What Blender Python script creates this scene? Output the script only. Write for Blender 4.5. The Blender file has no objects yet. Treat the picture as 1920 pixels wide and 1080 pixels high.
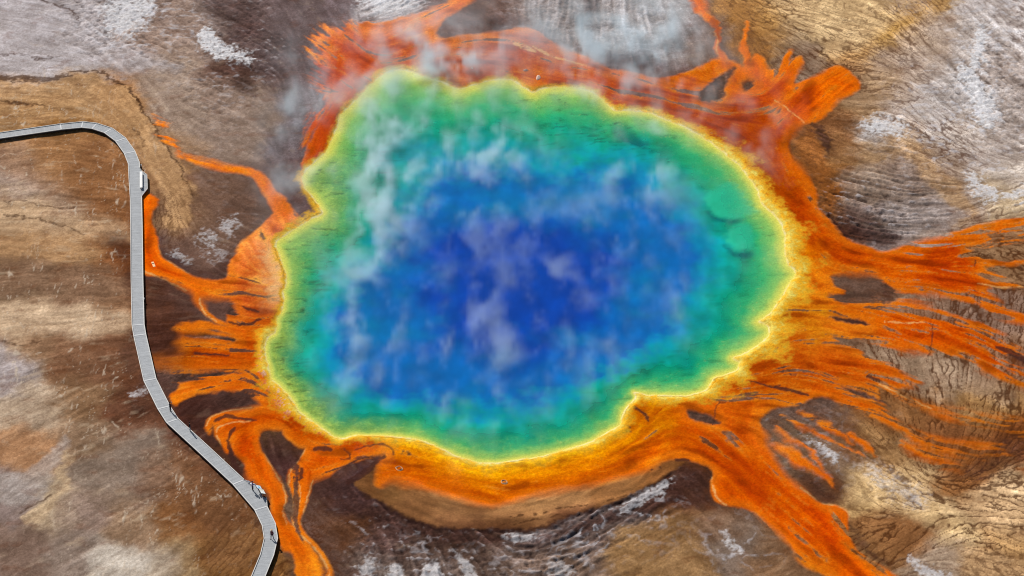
import bpy, bmesh, math, random
import numpy as np
from mathutils import Vector, Matrix

S = bpy.context.scene
COL = S.collection

# ------------------------------------------------------------------ camera
D, TH = 500.0, math.radians(55.0)
sT, cT = math.sin(TH), math.cos(TH)
FPX = 11.0 * D                       # focal length in photograph pixels
cam_d = bpy.data.cameras.new('camera')
cam = bpy.data.objects.new('camera', cam_d)
COL.objects.link(cam)
cam.location = (0, -D * sT, D * cT)
cam.rotation_euler = (TH, 0, 0)
cam_d.sensor_width = 36.0
cam_d.lens = 36.0 * FPX / 1920.0
cam_d.clip_start = 1.0
cam_d.clip_end = 20000.0
S.camera = cam

# ------------------------------------------------------------------ sky, sun, exposure
SUN_EL = math.radians(38.0)
SUN_AZ = math.atan2(-1.2, 1.9)       # from +Y towards +X
world = bpy.data.worlds.new("World")
S.world = world
world.use_nodes = True
wn = world.node_tree.nodes
sky = wn.new('ShaderNodeTexSky')
sky.sky_type = 'NISHITA'
sky.sun_disc = False
sky.sun_elevation = SUN_EL
sky.sun_rotation = SUN_AZ
bg = wn['Background']
bg.inputs['Strength'].default_value = 0.055
world.node_tree.links.new(sky.outputs[0], bg.inputs[0])
sun_d = bpy.data.lights.new('sun', 'SUN')
sun_d.energy = 4.5
sun_d.angle = math.radians(0.5)
sun_d.color = (1.0, 0.95, 0.88)
sun = bpy.data.objects.new('sun', sun_d)
COL.objects.link(sun)
sdir = Vector((math.sin(SUN_AZ) * math.cos(SUN_EL), math.cos(SUN_AZ) * math.cos(SUN_EL), math.sin(SUN_EL)))
sun.rotation_euler = sdir.to_track_quat('Z', 'Y').to_euler()
sun.location = (-200, 300, 300)
S.view_settings.view_transform = 'Standard'
S.view_settings.look = 'None'
S.view_settings.gamma = 1.0
S.view_settings.use_curve_mapping = False
S.view_settings.exposure = 0.30
S.render.engine = 'CYCLES'
S.cycles.use_denoising = True
S.cycles.volume_bounces = 4
S.cycles.pixel_filter_type = 'BLACKMAN_HARRIS'
S.cycles.filter_width = 1.1
S.cycles.transparent_max_bounces = 12
S.cycles.max_bounces = 5
S.cycles.sample_clamp_indirect = 4.0
K = 0.66                              # display colour -> base colour


# ------------------------------------------------------------------ photo pixel <-> ground
def P(u, v, z=0.0):
    """point of the plane at height z that the photograph shows at pixel (u, v)"""
    q = (540.0 - v) / FPX
    k = (u - 960.0) / FPX
    C = np.array([0, -D * sT, D * cT])
    d = np.array([k, sT + q * cT, -cT + q * sT])
    t = (z - C[2]) / d[2]
    p = C + d * t
    return Vector((p[0], p[1], z))


def UV(x, y, z=0.0):
    dep = D + y * sT - z * cT
    return 960.0 + FPX * x / dep, 540.0 - FPX * (y * cT + z * sT) / dep


# ------------------------------------------------------------------ noise (numpy)
_rng = np.random.RandomState(7)
_TAB = _rng.rand(64, 256, 256).astype(np.float32)


def vn(x, y, seed=0):
    t = _TAB[seed % 64]
    xf = np.floor(x); yf = np.floor(y)
    fx = (x - xf).astype(np.float32); fy = (y - yf).astype(np.float32)
    xi = xf.astype(np.int32) & 255; yi = yf.astype(np.int32) & 255
    x1 = (xi + 1) & 255; y1 = (yi + 1) & 255
    fx = fx * fx * (3 - 2 * fx); fy = fy * fy * (3 - 2 * fy)
    a = t[yi, xi]; b = t[yi, x1]; c = t[y1, xi]; d = t[y1, x1]
    top = a + (b - a) * fx
    return (top + (c + (d - c) * fx - top) * fy) * 2 - 1


_ANG = (_TAB[:8] * 2 * np.pi)
_GX = np.cos(_ANG).astype(np.float32); _GY = np.sin(_ANG).astype(np.float32)


def pn(x, y, seed=0):
    """gradient noise"""
    tx = _GX[seed % 8]; ty = _GY[seed % 8]
    off = seed * 37 % 251
    xf = np.floor(x); yf = np.floor(y)
    fx = (x - xf).astype(np.float32); fy = (y - yf).astype(np.float32)
    xi = (xf.astype(np.int32) + off) & 255; yi = (yf.astype(np.int32) + off * 3) & 255
    x1 = (xi + 1) & 255; y1 = (yi + 1) & 255
    a = tx[yi, xi] * fx + ty[yi, xi] * fy
    b = tx[yi, x1] * (fx - 1) + ty[yi, x1] * fy
    c = tx[y1, xi] * fx + ty[y1, xi] * (fy - 1)
    d = tx[y1, x1] * (fx - 1) + ty[y1, x1] * (fy - 1)
    u = fx * fx * fx * (fx * (fx * 6 - 15) + 10); v = fy * fy * fy * (fy * (fy * 6 - 15) + 10)
    top = a + (b - a) * u
    return (top + (c + (d - c) * u - top) * v) * 1.55


_R = (math.cos(0.62), math.sin(0.62))


def fbm(x, y, seed=0, oct=4, gain=0.5):
    s = 0; a = 1.0; n = 0
    for o in range(oct):
        s = s + a * pn(x * 0.75 + 17.3 * o, y * 0.75 + 9.1 * o, seed + o)
        n += a * a
        a *= gain
        x, y = (x * _R[0] - y * _R[1]) * 2.03, (x * _R[1] + y * _R[0]) * 2.03
    return s / (math.sqrt(n) * 0.42)          # about unit variance


def ss(a, b, x):
    t = np.clip((x - a) / (b - a), 0, 1)
    return t * t * (3 - 2 * t)


def lin(c):
    c = np.asarray(c, dtype=np.float32) / 255.0
    return np.where(c <= 0.04045, c / 12.92, ((c + 0.055) / 1.055) ** 2.4).astype(np.float32)


# ------------------------------------------------------------------ tracing raster (pixel labels of the ground)
LS = 2.0
LU0, LV0, LW, LH = -240.0, -200.0, 1200, 740
lu = (LU0 + LS * np.arange(LW)).astype(np.float32)
lv = (LV0 + LS * np.arange(LH)).astype(np.float32)


def look(r, u, v):
    x = np.clip((u - LU0) / LS, 0, LW - 1.01); y = np.clip((v - LV0) / LS, 0, LH - 1.01)
    xi = x.astype(np.int32); yi = y.astype(np.int32)
    fx = x - xi; fy = y - yi
    if r.ndim == 3:
        fx = fx[..., None]; fy = fy[..., None]
    a = r[yi, xi]; b = r[yi, xi + 1]; c = r[yi + 1, xi]; d = r[yi + 1, xi + 1]
    t = a + (b - a) * fx
    return (t + (c + (d - c) * fx - t) * fy).astype(np.float32)


def catmull(pts, closed=True, n=4):
    p = np.array(pts, dtype=np.float64)
    out = []
    N = len(p)
    rng = range(N) if closed else range(N - 1)
    for i in rng:
        if closed:
            a, b, c, d = p[i - 1], p[i], p[(i + 1) % N], p[(i + 2) % N]
        else:
            a, b, c, d = p[max(i - 1, 0)], p[i], p[i + 1], p[min(i + 2, N - 1)]
        for k in range(n):
            t = k / n
            out.append(0.5 * ((2 * b) + (c - a) * t + (2 * a - 5 * b + 4 * c - d) * t * t + (3 * b - a - 3 * c + d) * t ** 3))
    if not closed:
        out.append(p[-1])
    return np.array(out, dtype=np.float32)


def sdf(pts, n=3, pad=60, smooth=True):
    """signed distance raster of a traced outline, positive inside; clamped to -pad outside its box"""
    p = catmull(pts, True, n) if smooth else np.array(pts, dtype=np.float32)
    R = np.full((LH, LW), -float(pad), dtype=np.float32)
    x0 = int(max(0, (p[:, 0].min() - pad - LU0) // LS)); x1 = int(min(LW, (p[:, 0].max() + pad - LU0) // LS + 1))
    y0 = int(max(0, (p[:, 1].min() - pad - LV0) // LS)); y1 = int(min(LH, (p[:, 1].max() + pad - LV0) // LS + 1))
    gx, gy = np.meshgrid(lu[x0:x1], lv[y0:y1])
    d2 = np.full(gx.shape, 1e12, dtype=np.float32)
    ins = np.zeros(gx.shape, dtype=bool)
    for i in range(len(p)):
        a = p[i]; b = p[(i + 1) % len(p)]
        e = b - a
        L = float(e @ e) + 1e-9
        wx = gx - a[0]; wy = gy - a[1]
        t = np.clip((wx * e[0] + wy * e[1]) / L, 0, 1)
        d2 = np.minimum(d2, (wx - t * e[0]) ** 2 + (wy - t * e[1]) ** 2)
        if a[1] != b[1]:
            lo, hi = (a[1], b[1]) if a[1] < b[1] else (b[1], a[1])
            row = (lv[y0:y1] >= lo) & (lv[y0:y1] < hi)
            if row.any():
                xc = a[0] + (lv[y0:y1][row] - a[1]) * e[0] / e[1]
                ins[row] ^= gx[row] < xc[:, None]
    d = np.sqrt(d2)
    R[y0:y1, x0:x1] = np.maximum(np.where(ins, d, -d), -pad)
    return R


def stroke(pts, n=3, pad=40):
    """distance raster of a traced line whose points carry (u, v, half width): positive inside"""
    p = catmull(pts, False, n)
    R = np.full((LH, LW), -float(pad), dtype=np.float32)
    for i in range(len(p) - 1):
        a = p[i]; b = p[i + 1]
        w = max(a[2], b[2])
        x0 = int(max(0, (min(a[0], b[0]) - pad - w - LU0) // LS)); x1 = int(min(LW, (max(a[0], b[0]) + pad + w - LU0) // LS + 2))
        y0 = int(max(0, (min(a[1], b[1]) - pad - w - LV0) // LS)); y1 = int(min(LH, (max(a[1], b[1]) + pad + w - LV0) // LS + 2))
        if x1 <= x0 or y1 <= y0:
            continue
        gx = lu[None, x0:x1]; gy = lv[y0:y1, None]
        e = b[:2] - a[:2]
        L = float(e @ e) + 1e-9
        t = np.clip(((gx - a[0]) * e[0] + (gy - a[1]) * e[1]) / L, 0, 1)
        d = np.sqrt((gx - a[0] - t * e[0]) ** 2 + (gy - a[1] - t * e[1]) ** 2)
        R[y0:y1, x0:x1] = np.maximum(R[y0:y1, x0:x1], (a[2] + (b[2] - a[2]) * t) - d)
    return R


def field(table, sigma, step=4):
    """smooth raster through scattered values: rows of (u, v, value...)"""
    t = np.array(table, dtype=np.float32)
    gx, gy = np.meshgrid(lu[::step], lv[::step])
    num = np.zeros(gx.shape + (t.shape[1] - 2,), dtype=np.float32)
    den = np.zeros(gx.shape, dtype=np.float32)
    for r in t:
        d2 = (gx - r[0]) ** 2 + ((gy - r[1]) * 1.25) ** 2
        w = np.exp(-d2 / (2 * sigma * sigma)) + 1e-3 / (1 + (d2 / (sigma * sigma)) ** 2)
        num += w[..., None] * r[2:]
        den += w
    small = num / den[..., None]
    H, W = small.shape[:2]
    yi = np.clip(np.arange(LH) / step, 0, H - 1.001); xi = np.clip(np.arange(LW) / step, 0, W - 1.001)
    y0 = yi.astype(int); x0 = xi.astype(int)
    fy = (yi - y0)[:, None, None].astype(np.float32); fx = (xi - x0)[None, :, None].astype(np.float32)
    a = small[y0][:, x0]; b = small[y0][:, x0 + 1]; c = small[y0 + 1][:, x0]; d = small[y0 + 1][:, x0 + 1]
    return (a * (1 - fx) + b * fx) * (1 - fy) + (c * (1 - fx) + d * fx) * fy


def blobs(table, sigma):
    gx, gy = np.meshgrid(lu, lv)
    r = np.zeros_like(gx)
    for u, v, k in table:
        r = np.maximum(r, k * np.exp(-((gx - u) ** 2 + ((gy - v) * 1.2) ** 2) / (2 * sigma * sigma)))
    return r
# ------------------------------------------------------------------ traced outlines (photograph pixels, laid on the ground plane)
POOL = [(640,217),(660,197),(683,173),(707,147),(730,136),(753,133),(787,140),(827,154),(857,167),(887,160),(920,152),(950,149),(973,157),(998,174),(1017,168),(1047,164),(1087,167),(1117,178),(1140,197),(1151,208),(1180,208),(1220,214),(1260,231),(1280,238),(1313,257),(1347,278),(1380,306),(1403,333),(1417,353),(1430,383),(1450,403),(1464,420),(1472,440),(1471,467),(1476,493),(1491,513),(1480,533),(1460,563),(1443,587),(1422,602),(1440,611),(1442,627),(1427,643),(1397,660),(1372,671),(1384,679),(1382,690),(1363,701),(1340,709),(1323,730),(1300,738),(1273,741),(1240,741),(1212,741),(1188,736),(1190,748),(1176,763),(1166,780),(1163,797),(1140,810),(1107,827),(1057,843),(1007,857),(957,864),(920,868),(887,864),(853,853),(817,834),(780,824),(740,818),(700,815),(667,815),(633,822),(610,807),(587,790),(563,772),(553,755),(533,735),(520,720),(508,707),(500,673),(497,647),(503,631),(515,625),(520,610),(519,597),(530,580),(533,562),(530,547),(537,533),(538,513),(531,497),(519,470),(520,453),(540,438),(563,422),(585,410),(607,402),(600,387),(588,372),(571,353),(567,335),(577,318),(597,299),(617,272),(630,245)]
DEEP = [(800,400),(850,360),(930,345),(1040,355),(1140,340),(1210,370),(1262,430),(1270,510),(1235,600),(1165,665),(1080,705),(960,738),(850,742),(750,730),(680,702),(640,660),(650,600),(690,550),(735,490),(765,440)]
CORE = [(870,420),(960,400),(1060,420),(1130,470),(1130,560),(1080,640),(960,670),(850,640),(800,560),(810,480)]

# orange mats -----------------------------------------------------------
APRON = [(572,340),(566,310),(578,247),(598,213),(612,187),(600,160),(588,130),(600,112),(583,92),(600,62),(640,47),(680,41),(723,43),(750,36),(790,20),(840,3),(870,-30),(930,-30),(880,8),(845,30),(825,48),(818,66),(840,72),(880,68),(940,57),(973,52),(1003,60),(1033,76),(1073,96),(1123,120),(1173,135),(1220,146),(1273,142),(1313,124),(1335,112),(1348,112),(1372,118),(1395,128),(1413,103),(1430,110),(1440,127),(1453,132),(1467,120),(1480,95),(1488,100),(1485,117),(1500,107),(1507,113),(1493,137),(1493,157),(1513,147),(1540,137),(1567,125),(1587,133),(1613,160),(1597,177),(1573,190),(1560,207),(1547,217),(1520,230),(1507,233),(1493,250),(1483,270),(1490,295),(1510,320),(1527,353),(1533,380),(1543,403),(1563,427),(1590,448),(1630,466),(1657,473),(1697,463),(1747,447),(1797,433),(1853,417),(1913,410),(2050,395),(2050,960),(1960,900),(1890,862),(1830,842),(1780,836),(1717,828),(1680,806),(1640,782),(1600,770),(1540,745),(1500,760),(1470,763),(1440,775),(1425,795),(1440,817),(1441,835),(1453,860),(1473,887),(1493,910),(1520,927),(1540,942),(1573,950),(1590,960),(1595,977),(1593,1000),(1603,1027),(1633,1053),(1673,1077),(1760,1130),(1600,1150),(1560,1090),(1510,1062),(1487,1040),(1467,1010),(1440,983),(1413,963),(1390,953),(1345,944),(1330,913),(1333,885),(1300,868),(1260,865),(1207,882),(1140,905),(1040,925),(973,938),(923,951),(880,945),(807,921),(760,912),(735,905),(713,915),(702,905),(708,865),(722,852),(700,856),(640,862),(610,845),(560,840),(520,800),(470,740),(440,700),(430,640),(425,560),(430,520),(437,485),(450,457),(480,437),(493,420),(515,400),(560,415),(600,400),(585,372),(568,352)]
WLOBE = [(274,355),(279,363),(297,373),(290,393),(287,413),(293,437),(297,460),(307,483),(333,503),(360,518),(393,527),(427,525),(430,507),(437,483),(450,457),(480,437),(493,420),(512,402),(498,375),(486,350),(470,333),(433,326),(387,312),(360,304),(343,291),(349,288),(362,294),(390,302),(433,313),(476,321),(500,332),(520,357),(545,385),(563,412),(520,445),(545,520),(530,575),(500,580),(477,565),(433,565),(383,561),(388,575),(402,592),(425,605),(455,612),(485,605),(483,610),(450,617),(415,612),(390,596),(372,575),(365,555),(353,544),(327,534),(293,518),(264,506),(258,440),(262,375)]
FAN = [(325,607),(383,606),(420,613),(493,612),(520,640),(500,690),(520,747),(500,753),(473,735),(427,733),(367,745),(333,767),(318,755),(307,738),(330,722),(300,700),(282,682),(290,672),(330,660),(335,630)]
FAN_DARK1 = [(283,688),(350,699),(417,696),(470,694),(420,705),(380,714),(333,719),(293,720)]
FAN_DARK2 = [(350,628),(385,626),(430,631),(440,641),(400,638),(365,636)]
FAN_DARK3 = [(405,569),(425,566),(446,588),(420,589),(395,580),(383,567)]
SW1 = [(387,803),(397,783),(430,773),(480,763),(520,760),(547,780),(573,800),(640,833),(640,848),(567,818),(520,808),(492,808),(487,823),(497,853),(510,880),(527,907),(534,933),(531,960),(547,983),(567,1003),(587,1030),(604,1055),(600,1100),(560,1100),(548,1040),(527,1027),(517,987),(503,950),(500,925),(478,908),(460,895),(456,870),(437,847),(430,828),(428,850),(414,840),(404,822),(400,800),(395,815)]
SW2 = [(640,845),(665,838),(720,836),(735,845),(700,858),(640,876),(617,892),(592,900),(580,927),(571,960),(566,977),(575,1003),(598,1025),(617,1055),(622,1100),(612,1100),(608,1055),(582,1022),(555,997),(548,967),(548,947),(541,913),(544,883),(560,865),(573,847),(580,833)]
TANL = [(675,895),(673,922),(723,951),(773,973),(827,990),(940,996),(1007,991),(1073,970),(1140,947),(1207,921),(1257,888),(1285,866),(1200,850),(1000,900),(860,910),(740,880),(712,862)]
ISL = [
 ([(1563,537),(1558,527),(1563,519),(1590,513),(1630,517),(1657,532),(1680,547),(1713,553),(1763,553),(1813,567),(1840,575),(1863,592),(1913,605),(1990,615),(1990,690),(1907,650),(1873,625),(1830,607),(1780,590),(1730,574),(1697,566),(1663,572),(1640,563),(1613,566),(1580,567),(1551,555),(1575,549),(1583,545)], 1),
 ([(1807,463),(1863,463),(1925,448),(1990,440),(1990,487),(1920,485),(1885,494),(1847,489),(1832,476)], 1),
 ([(1853,507),(1880,500),(1960,492),(1960,535),(1880,520)], 1),
 ([(1847,544),(1880,540),(1960,545),(1960,592),(1900,583),(1873,566)], 1),
 ([(1556,596),(1607,597),(1634,608),(1613,606)], 0),
 ([(1560,632),(1580,637),(1613,646),(1663,653),(1713,662),(1740,667),(1773,663),(1813,677),(1840,692),(1880,715),(1990,770),(1990,840),(1913,799),(1863,782),(1780,775),(1713,753),(1680,738),(1733,716),(1700,701),(1673,689),(1647,674),(1600,654),(1563,640)], 1),
 ([(1577,724),(1613,732),(1653,752),(1675,765),(1640,752),(1600,737)], 0),
 ([(1650,728),(1680,747),(1713,762),(1780,786),(1860,800),(1990,850),(1990,930),(1880,852),(1860,836),(1780,826),(1720,812),(1690,795),(1660,770)], 1),
 ([(1560,773),(1600,772),(1632,786),(1600,784)], 0),
 ([(1587,793),(1632,790),(1634,812),(1612,818),(1592,808)], 0),
 ([(1310,186),(1320,165),(1345,145),(1378,128),(1370,150),(1362,165),(1363,180),(1345,190)], 2),
 ([(1388,158),(1402,148),(1416,153),(1408,164),(1394,166)], 2),
 ([(1291,769),(1305,769),(1340,785),(1348,793),(1340,798),(1310,792)], 2),
 ([(1453,208),(1458,203),(1459,212),(1452,217)], 2),
 ([(1630,800),(1690,815),(1770,842),(1900,880),(1990,930),(1990,1100),(1640,840),(1600,818)], 1),
]
NARM = [(1290,-30,12),(1306,0,12),(1322,25,9),(1340,45,6),(1347,65,4),(1343,88,5),(1352,112,8),(1340,125,14)]
NARM2 = [(1398,40,2),(1397,70,4),(1397,95,7),(1398,120,8),(1396,140,8),(1376,157,6),(1369,172,5),(1366,190,8),(1340,197,8),(1290,202,8)]
SMSTR = [
 [(1847,488,2),(1880,494,3),(1930,486,2)], [(1845,527,2),(1880,537,2),(1930,541,2)],
 [(1863,575,4),(1890,592,3),(1930,600,4)], [(1715,752,3),(1780,772,5),(1870,783,6),(1930,800,10)],
 [(1660,725,4),(1700,745,3),(1745,768,4),(1800,780,3)], [(1700,815,6),(1740,838,9),(1790,850,9),(1860,848,4),(1880,835,2)],
 [(1690,838,5),(1740,855,10),(1790,875,6)], [(1450,835,3),(1490,860,10),(1550,890,6),(1560,905,2)],
 [(1480,1010,3),(1530,1040,3),(1580,1080,3),(1600,1100,3)],[(1510,1000,3),(1560,1045,2),(1620,1085,3)],
 [(1470,782,2),(1500,798,4),(1540,812,3),(1580,836,3),(1620,860,2)], [(1500,775,3),(1545,796,4),(1580,815,3),(1600,835,1)], [(1452,805,3),(1478,830,4),(1518,850,3),(1550,880,2)], [(1590,812,4),(1620,840,5),(1640,860,1)],
 [(300,236,.4),(318,258,1.2),(332,276,2),(345,293,3)],
]
WHITE = [  # sinter crust patches: outline, softness, strength
 ([(195,0),(230,-10),(275,-8),(290,20),(270,45),(255,60),(225,68),(195,60),(205,40),(190,20)], 14, .85),
 ([(370,58),(395,53),(412,70),(440,92),(476,114),(455,118),(425,110),(395,97),(375,88)], 5, .95),
 ([(665,-10),(790,-10),(770,15),(735,33),(715,30),(690,15)], 12, .8),
 ([(1830,50),(1850,55),(1848,90),(1835,130),(1845,165),(1858,200),(1842,230),(1825,205),(1815,170),(1800,150),(1812,120),(1830,95)], 10, .95),
 ([(1800,140),(1825,150),(1840,175),(1870,190),(1872,225),(1850,240),(1832,215),(1822,180)], 9, .8),
 ([(1640,225),(1680,225),(1697,240),(1680,250),(1640,250),(1615,240)], 10, .8),
 ([(1825,325),(1850,350),(1895,358),(1935,345),(1935,368),(1870,378),(1830,362),(1815,340)], 7, .75),
 ([(425,440),(436,430),(440,415),(430,410),(415,420)], 10, .5),
 ([(375,448),(400,440),(398,462),(380,465)], 10, .5),
 ([(318,475),(335,472),(355,487),(340,489)], 5, .5),
 ([(240,742),(278,728),(282,735),(255,747)], 5, .6),
 ([(405,465),(425,475),(415,488),(400,480)], 12,.3),
 ([(1180,935),(1235,905),(1258,905),(1245,925),(1200,945),(1165,955)], 6, .6),
 ([(945,1005),(985,995),(1010,998),(975,1012)], 6, .55),
 ([(665,1080),(690,1045),(710,1040),(700,1070),(690,1100),(665,1100)], 8, .5),
 ([(720,1090),(730,1060),(755,1060),(750,1100),(720,1100)], 6, .6),
 ([(790,1090),(795,1062),(815,1055),(828,1075),(820,1100)], 5, .65),
 ([(855,1030),(870,1045),(890,1070),(900,1100),(880,1100),(860,1060)], 5, .5),
 ([(1030,1060),(1050,1050),(1068,1065),(1060,1085),(1035,1080)], 8, .4),
 ([(1515,825),(1535,832),(1565,855),(1560,862),(1530,845)], 7, .75),
 ([(1355,1000),(1375,1010),(1390,1035),(1375,1035),(1358,1020)], 8, .55),
 ([(1700,1048),(1750,1065),(1780,1085),(1740,1085),(1715,1062)], 6, .6),
 ([(1620,870),(1680,905),(1730,935),(1715,945),(1665,915)], 26, .45),
 ([(1660,-10),(1720,-10),(1740,20),(1690,20)], 20, .15),
]
DARK = [  # dark ground, partly shade painted in
 ([(1515,232),(1545,238),(1560,262),(1560,290),(1548,285),(1538,260)], 6, .8),
 ([(1565,425),(1580,418),(1620,420),(1670,430),(1690,445),(1670,458),(1640,462),(1595,448)], 8, .85),
 ([(1585,385),(1600,380),(1650,405),(1640,420),(1600,415)], 8, .6),  # shade among the grey rocks painted as a dark patch
 ([(640,893),(665,905),(676,925),(730,955),(790,982),(860,998),(960,1004),(1070,985),(1140,958),(1210,932),(1262,892),(1290,868),(1310,880),(1270,940),(1180,975),(1060,1010),(930,1020),(820,1015),(740,990),(660,945)], 10, .75),
 ([(430,110),(470,120),(475,150),(485,180),(450,180),(430,150),(400,130)], 10, .65),
 ([(300,18),(320,40),(308,55),(290,30)], 6, .25),
 ([(380,0),(440,-10),(490,40),(470,80),(440,80),(410,50)], 22, .5),
 ([(1100,-10),(1125,-10),(1115,20),(1100,50),(1085,50),(1078,45),(1088,20)], 6, .55),
 ([(690,30),(720,40),(700,45),(680,38)], 6, .6),
 ([(1080,85),(1150,97),(1220,105),(1226,130),(1190,135),(1120,112)], 8, .7),
 ([(870,40),(925,40),(965,52),(930,58),(880,62)], 8, .5),
 ([(500,820),(530,812),(570,822),(560,840),(540,860),(520,870),(500,850)], 8, .6),
 ([(600,900),(640,890),(680,960),(640,960),(605,950)], 18, .5),
 ([(300,480),(315,470),(345,495),(390,510),(425,500),(420,520),(370,512),(330,500)], 8, .55),
 ([(290,540),(330,545),(360,560),(375,590),(340,600),(300,580)], 20, .4),
 ([(275,600),(320,610),(320,650),(285,675),(270,640)], 14, .5),
 ([(330,770),(380,755),(430,738),(480,745),(470,757),(410,768),(380,785),(385,810),(365,800),(345,790)], 8, .6),
 ([(1660,525),(1680,545),(1675,570),(1655,560)], 5, .7),
 ([(1300,880),(1325,880),(1330,920),(1310,950),(1290,930)], 12, .6),
 ([(1480,880),(1500,880),(1560,920),(1570,940),(1530,930)], 10, .6),
 ([(1596,985),(1610,1000),(1640,1040),(1680,1070),(1640,1050),(1605,1020)], 9, .6),
 ([(1720,860),(1780,870),(1850,850),(1900,800),(1930,860),(1880,885),(1820,905),(1760,890)], 22, .55),
 ([(1870,660),(1890,655),(1930,685),(1930,700),(1890,680)], 4, .6),
 ([(200,440),(240,445),(240,500),(215,480)], 12, .55),
 ([(225,655),(255,650),(265,690),(230,700)], 10, .5),
 ([(240,750),(300,762),(300,775),(250,778)], 10, .5),
 ([(100,-5),(130,8),(150,30),(140,40),(110,15)], 5, .2),
 ([(140,225),(20,225)],1,0),
]
# thin dark rivulet lines and ledge edges
LINES = [
 [(-20,148,4),(40,150,5),(90,148,4),(130,140,3),(157,131,2),(185,136,2),(215,150,2),(240,165,3),(255,190,2),(263,210,1)],
 [(-10,100,1),(40,103,1),(70,108,1),(108,105,1)], [(60,-5,2),(110,8,2),(140,25,2),(150,40,1)],
 [(225,155,1),(245,175,1),(262,200,2),(282,225,2),(300,255,2),(330,300,2),(350,345,1),(365,370,1)],
 [(-10,188,1),(40,195,2),(90,200,1)], [(270,280,1),(265,255,1),(250,245,1)],
 [(0,380,1),(40,375,1),(90,390,1),(140,385,1)], [(0,405,1),(60,410,1),(120,425,1),(160,440,1)],
 [(1620,630,1),(1650,635,1)], [(1745,665,1.2),(1750,630,1),(1760,612,1)], [(1800,668,1),(1806,640,.8),(1808,625,.6)], [(1825,500,1),(1828,490,.7)],
 [(1430,0,.8),(1480,40,.8),(1530,85,1),(1570,122,1.2)], [(1560,440,1),(1575,455,1)],
 [(1590,448,1.5),(1568,425,1.5),(1546,400,1.2)],
 [(0,640,1),(40,645,1),(80,640,1)], [(35,960,1.5),(60,945,1.5),(95,930,1.5)],
]
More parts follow.
